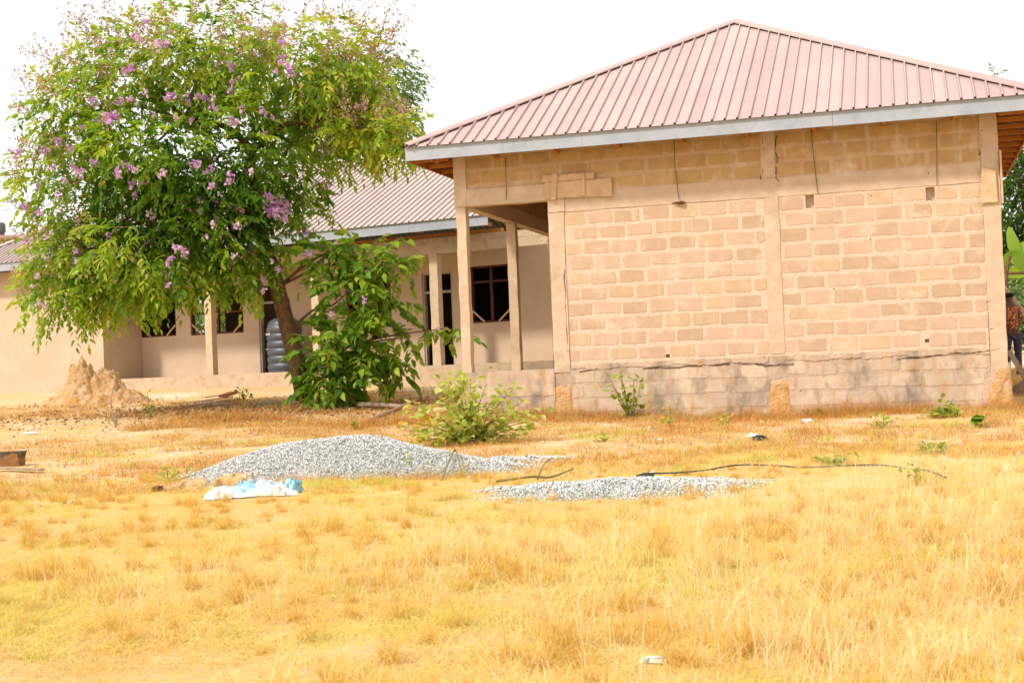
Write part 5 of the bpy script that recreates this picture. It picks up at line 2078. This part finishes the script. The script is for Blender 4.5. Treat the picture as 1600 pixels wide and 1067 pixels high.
# matted straw
mats = [blades_mesh("straw_mat", 150, .27, .05, .19, .7, 1.75, .0034, gm_mat, 200 + i) for i in range(6)]
x, y, d_, lat = in_frame(21500, 5.0, 16.5, 1.25)
dens = .70 + .5 * p2n(x, y, 1.4, 1)
barel = np.exp(-(((lat + 2.3) / 1.5) ** 2 + ((d_ - 7.2) / .85) ** 2))
ok = clear_of(x, y, 1.05) & (RNG.random(len(x)) < dens + .3 - 1.1 * barel)
scatter("dry_grass", "matted golden dry grass covering the foreground", mats, x[ok], y[ok], RNG.uniform(.6, 1.2, ok.sum()) * np.interp(d_[ok], [8, 11, 13], [1, .85, .6]))
# orange tufts
tufts = [blades_mesh("grass_tuft", 130, .055, .07, .22, .0, .9, .0034, gm_tuft, 300 + i) for i in range(5)]
x, y, d_, lat = in_frame(5200, 5.0, 17, 1.2)
ok = clear_of(x, y, 1.0) & (RNG.random(len(x)) < .36 + .26 * p2n(x, y, 1.9, 4)) & (RNG.random(len(x)) < 1 - .9 * np.exp(-(((lat + 2.3) / 1.5) ** 2 + ((d_ - 7.2) / .85) ** 2)))
scatter("grass_tufts", "orange-brown grass tufts in the foreground", tufts, x[ok], y[ok], RNG.uniform(.45, 1.35, ok.sum()) * np.interp(d_[ok], [8, 12, 14], [1, .85, .65]))
# upright wisps
talls = [blades_mesh("grass_wisps", 30, .22, .14, .42, .1, .75, .0030, gm_tall, 400 + i) for i in range(5)]
x, y, d_, lat = in_frame(4600, 5.2, 15.5, 1.2)
ok = clear_of(x, y, 1.1) & (RNG.random(len(x)) < .40 + .30 * p2n(x, y, 1.1, 7) + .28 * np.clip(lat / 3, -1, 1) - .5 * np.clip((d_ - 11) / 3, 0, 1) - .8 * np.exp(-(((lat + 2.3) / 1.5) ** 2 + ((d_ - 7.2) / .85) ** 2)))
xe, ye = [], []
for px_, py_, n_ in ((850, 985, 5), (1240, 1010, 4), (1440, 960, 4), (1130, 800, 4), (1330, 800, 5), (1560, 850, 5), (350, 900, 3), (1080, 900, 3)):
    p = G(px_, py_)
    for _ in range(n_):
        xe.append(p[0] + random.gauss(0, .14))
        ye.append(p[1] + random.gauss(0, .14))
x, y, ok = np.concatenate([x, xe]), np.concatenate([y, ye]), np.concatenate([ok, np.ones(len(xe), bool)])
scatter("tall_grass", "pale wispy standing grass in the foreground", talls, x[ok], y[ok], RNG.uniform(.6, 1.15, ok.sum()))
# yellow-green tufts
grn = [blades_mesh("green_tuft", 80, .14, .06, .17, .0, 1.1, .0036, gm_green, 500 + i) for i in range(4)]
x, y, d_, lat = in_frame(2700, 5.2, 21, 1.0)
ok = clear_of(x, y, 1.0) & (RNG.random(len(x)) < .20 + .34 * p2n(x, y, 1.3, 11))
xe, ye = [], []
for px_, py_, n_, sx in ((1170, 722, 16, .22), (640, 745, 10, .2), (575, 757, 10, .4), (520, 760, 8, .4), (262, 752, 8, .15), (480, 700, 3, .1), (1500, 665, 8, .4), (1400, 690, 8, .5), (1080, 733, 5, .2)):
    p = G(px_, py_)
    for _ in range(n_):
        xe.append(p[0] + random.gauss(0, sx))
        ye.append(p[1] + random.gauss(0, .1))
x, y = np.concatenate([x[ok], xe]), np.concatenate([y[ok], ye])
scatter("green_grass", "yellow-green grass tufts among the dry grass", grn, x, y, RNG.uniform(.5, 1.1, len(x)))
# short rusty grass towards the buildings
rst = [blades_mesh("rust_grass", 80, .22, .04, .15, .2, 1.3, .006, gm_rust, 600 + i) for i in range(5)]
x, y, d_, lat = in_frame(9500, 15.0, 31, 1.15)
path = np.exp(-((d_ - 19.5 - .1 * lat) / .55) ** 2) * (lat < -2.2) + np.exp(-((d_ - 24.5) / 2.2) ** 2) * (lat < -5.5)
ok = clear_of(x, y, 1.05) & (RNG.random(len(x)) < .52 + .55 * p2n(x, y, 1.2, 2) - 1.2 * path)
xe, ye = [], []
for xa, n_ in ((1.7, 60), (3.2, 90), (4.3, 70), (5.2, 40), (8.4, 40), (6.5, 50), (7.6, 60), (2.4, 60)):
    for _ in range(n_):
        xe.append(xa + random.gauss(0, .45))
        ye.append(-.12 - abs(random.gauss(0, .35)))
sc_ = [RNG.uniform(.6, 1.35, ok.sum() + len(xe))]
for px_, py_, n_, sx in ((455, 640, 46, .28), (400, 655, 46, .55), (330, 655, 30, .5), (250, 668, 26, .4), (560, 665, 40, .7), (650, 660, 26, .4), (880, 650, 26, .2)):
    p = G(px_, py_)
    for _ in range(n_):
        xe.append(p[0] + random.gauss(0, sx))
        ye.append(p[1] + random.gauss(0, .22))
        sc_.append([random.uniform(1.0, 2.3)])
x, y = np.concatenate([x[ok], xe]), np.concatenate([y[ok], ye])
scatter("rusty_grass", "short rusty dry grass between the gravel and the buildings", rst, x, y, np.concatenate(sc_))
# taller dry stalks along the wall foot
x = RNG.uniform(.2, 8.6, 420)
y = -.08 - np.abs(RNG.normal(0, .22, 420))
ok = RNG.random(420) < .5 + .5 * np.sin(x * 1.7) * np.sin(x * .6 + 1)
ws = [blades_mesh("wall_grass", 46, .14, .12, .34, .0, .6, .005, gm_rust, 700 + i) for i in range(4)]
scatter("wall_foot_grass", "rusty grass standing along the foot of the block wall", ws, x[ok], y[ok], RNG.uniform(.5, 1.1, ok.sum()))

# fallen leaves and debris below the tree, clods and pebbles near the veranda
m_litter = leaf_mat("litter_brown", [(0, (.16, .08, .03)), (.4, (.34, .19, .09)), (.8, (.54, .34, .16)), (1, (.68, .50, .30))], "tone", .15, .9)
t0_ = G(400, 640)
n_ = 5200
x = t0_[0] + RNG.normal(0, 1.25, n_)
y = t0_[1] + RNG.normal(-.2, .85, n_)
xx, yy = t0_[0] + RNG.uniform(-5, 3.5, 1500), t0_[1] + RNG.uniform(-3.5, 1.5, 1500)
x, y = np.concatenate([x, xx]), np.concatenate([y, yy])
ok = clear_of(x, y)
x, y = x[ok], y[ok]
P_ = np.stack([x, y, gh(x, y) + RNG.uniform(.0, .07, len(x))], 1)
D_ = RNG.normal(0, 1, (len(x), 3)) * [1, 1, .35]
o = leaf_cloud("leaf_litter", P_, D_, np.array([0, 0, 1.]) + RNG.normal(0, .5, P_.shape), RNG.uniform(.03, .095, len(x)), RNG.random(len(x)), m_litter, None, .5, .5)
tag(o, "brown fallen leaves and litter on the ground round the trunk", None, None, "stuff")
m_rub, nt, bsd = new_mat("rubble_tan")
cr = nt.nodes.new("ShaderNodeValToRGB")
cr.color_ramp.elements[0].color = (.46, .28, .13, 1)
cr.color_ramp.elements[1].color = (.74, .56, .38, 1)
ta = nt.nodes.new("ShaderNodeAttribute")
ta.attribute_name = "tone"
nt.links.new(ta.outputs["Fac"], cr.inputs[0])
nt.links.new(cr.outputs[0], bsd.inputs["Base Color"])
bsd.inputs["Roughness"].default_value = 1
x, y, d_, lat = in_frame(7000, 13.5, 33)
ok = clear_of(x, y, .9) & ((p2n(x, y, .9, 5) > -.1) | (lat < -3))
x, y = x[ok], y[ok]
o = stones("rubble", np.stack([x, y, gh(x, y) + .005], 1), np.clip(RNG.lognormal(-3.9, .55, len(x)), .008, .09), m_rub)
tag(o, "scattered clods and pebbles on the bare earth", None, None, "stuff")
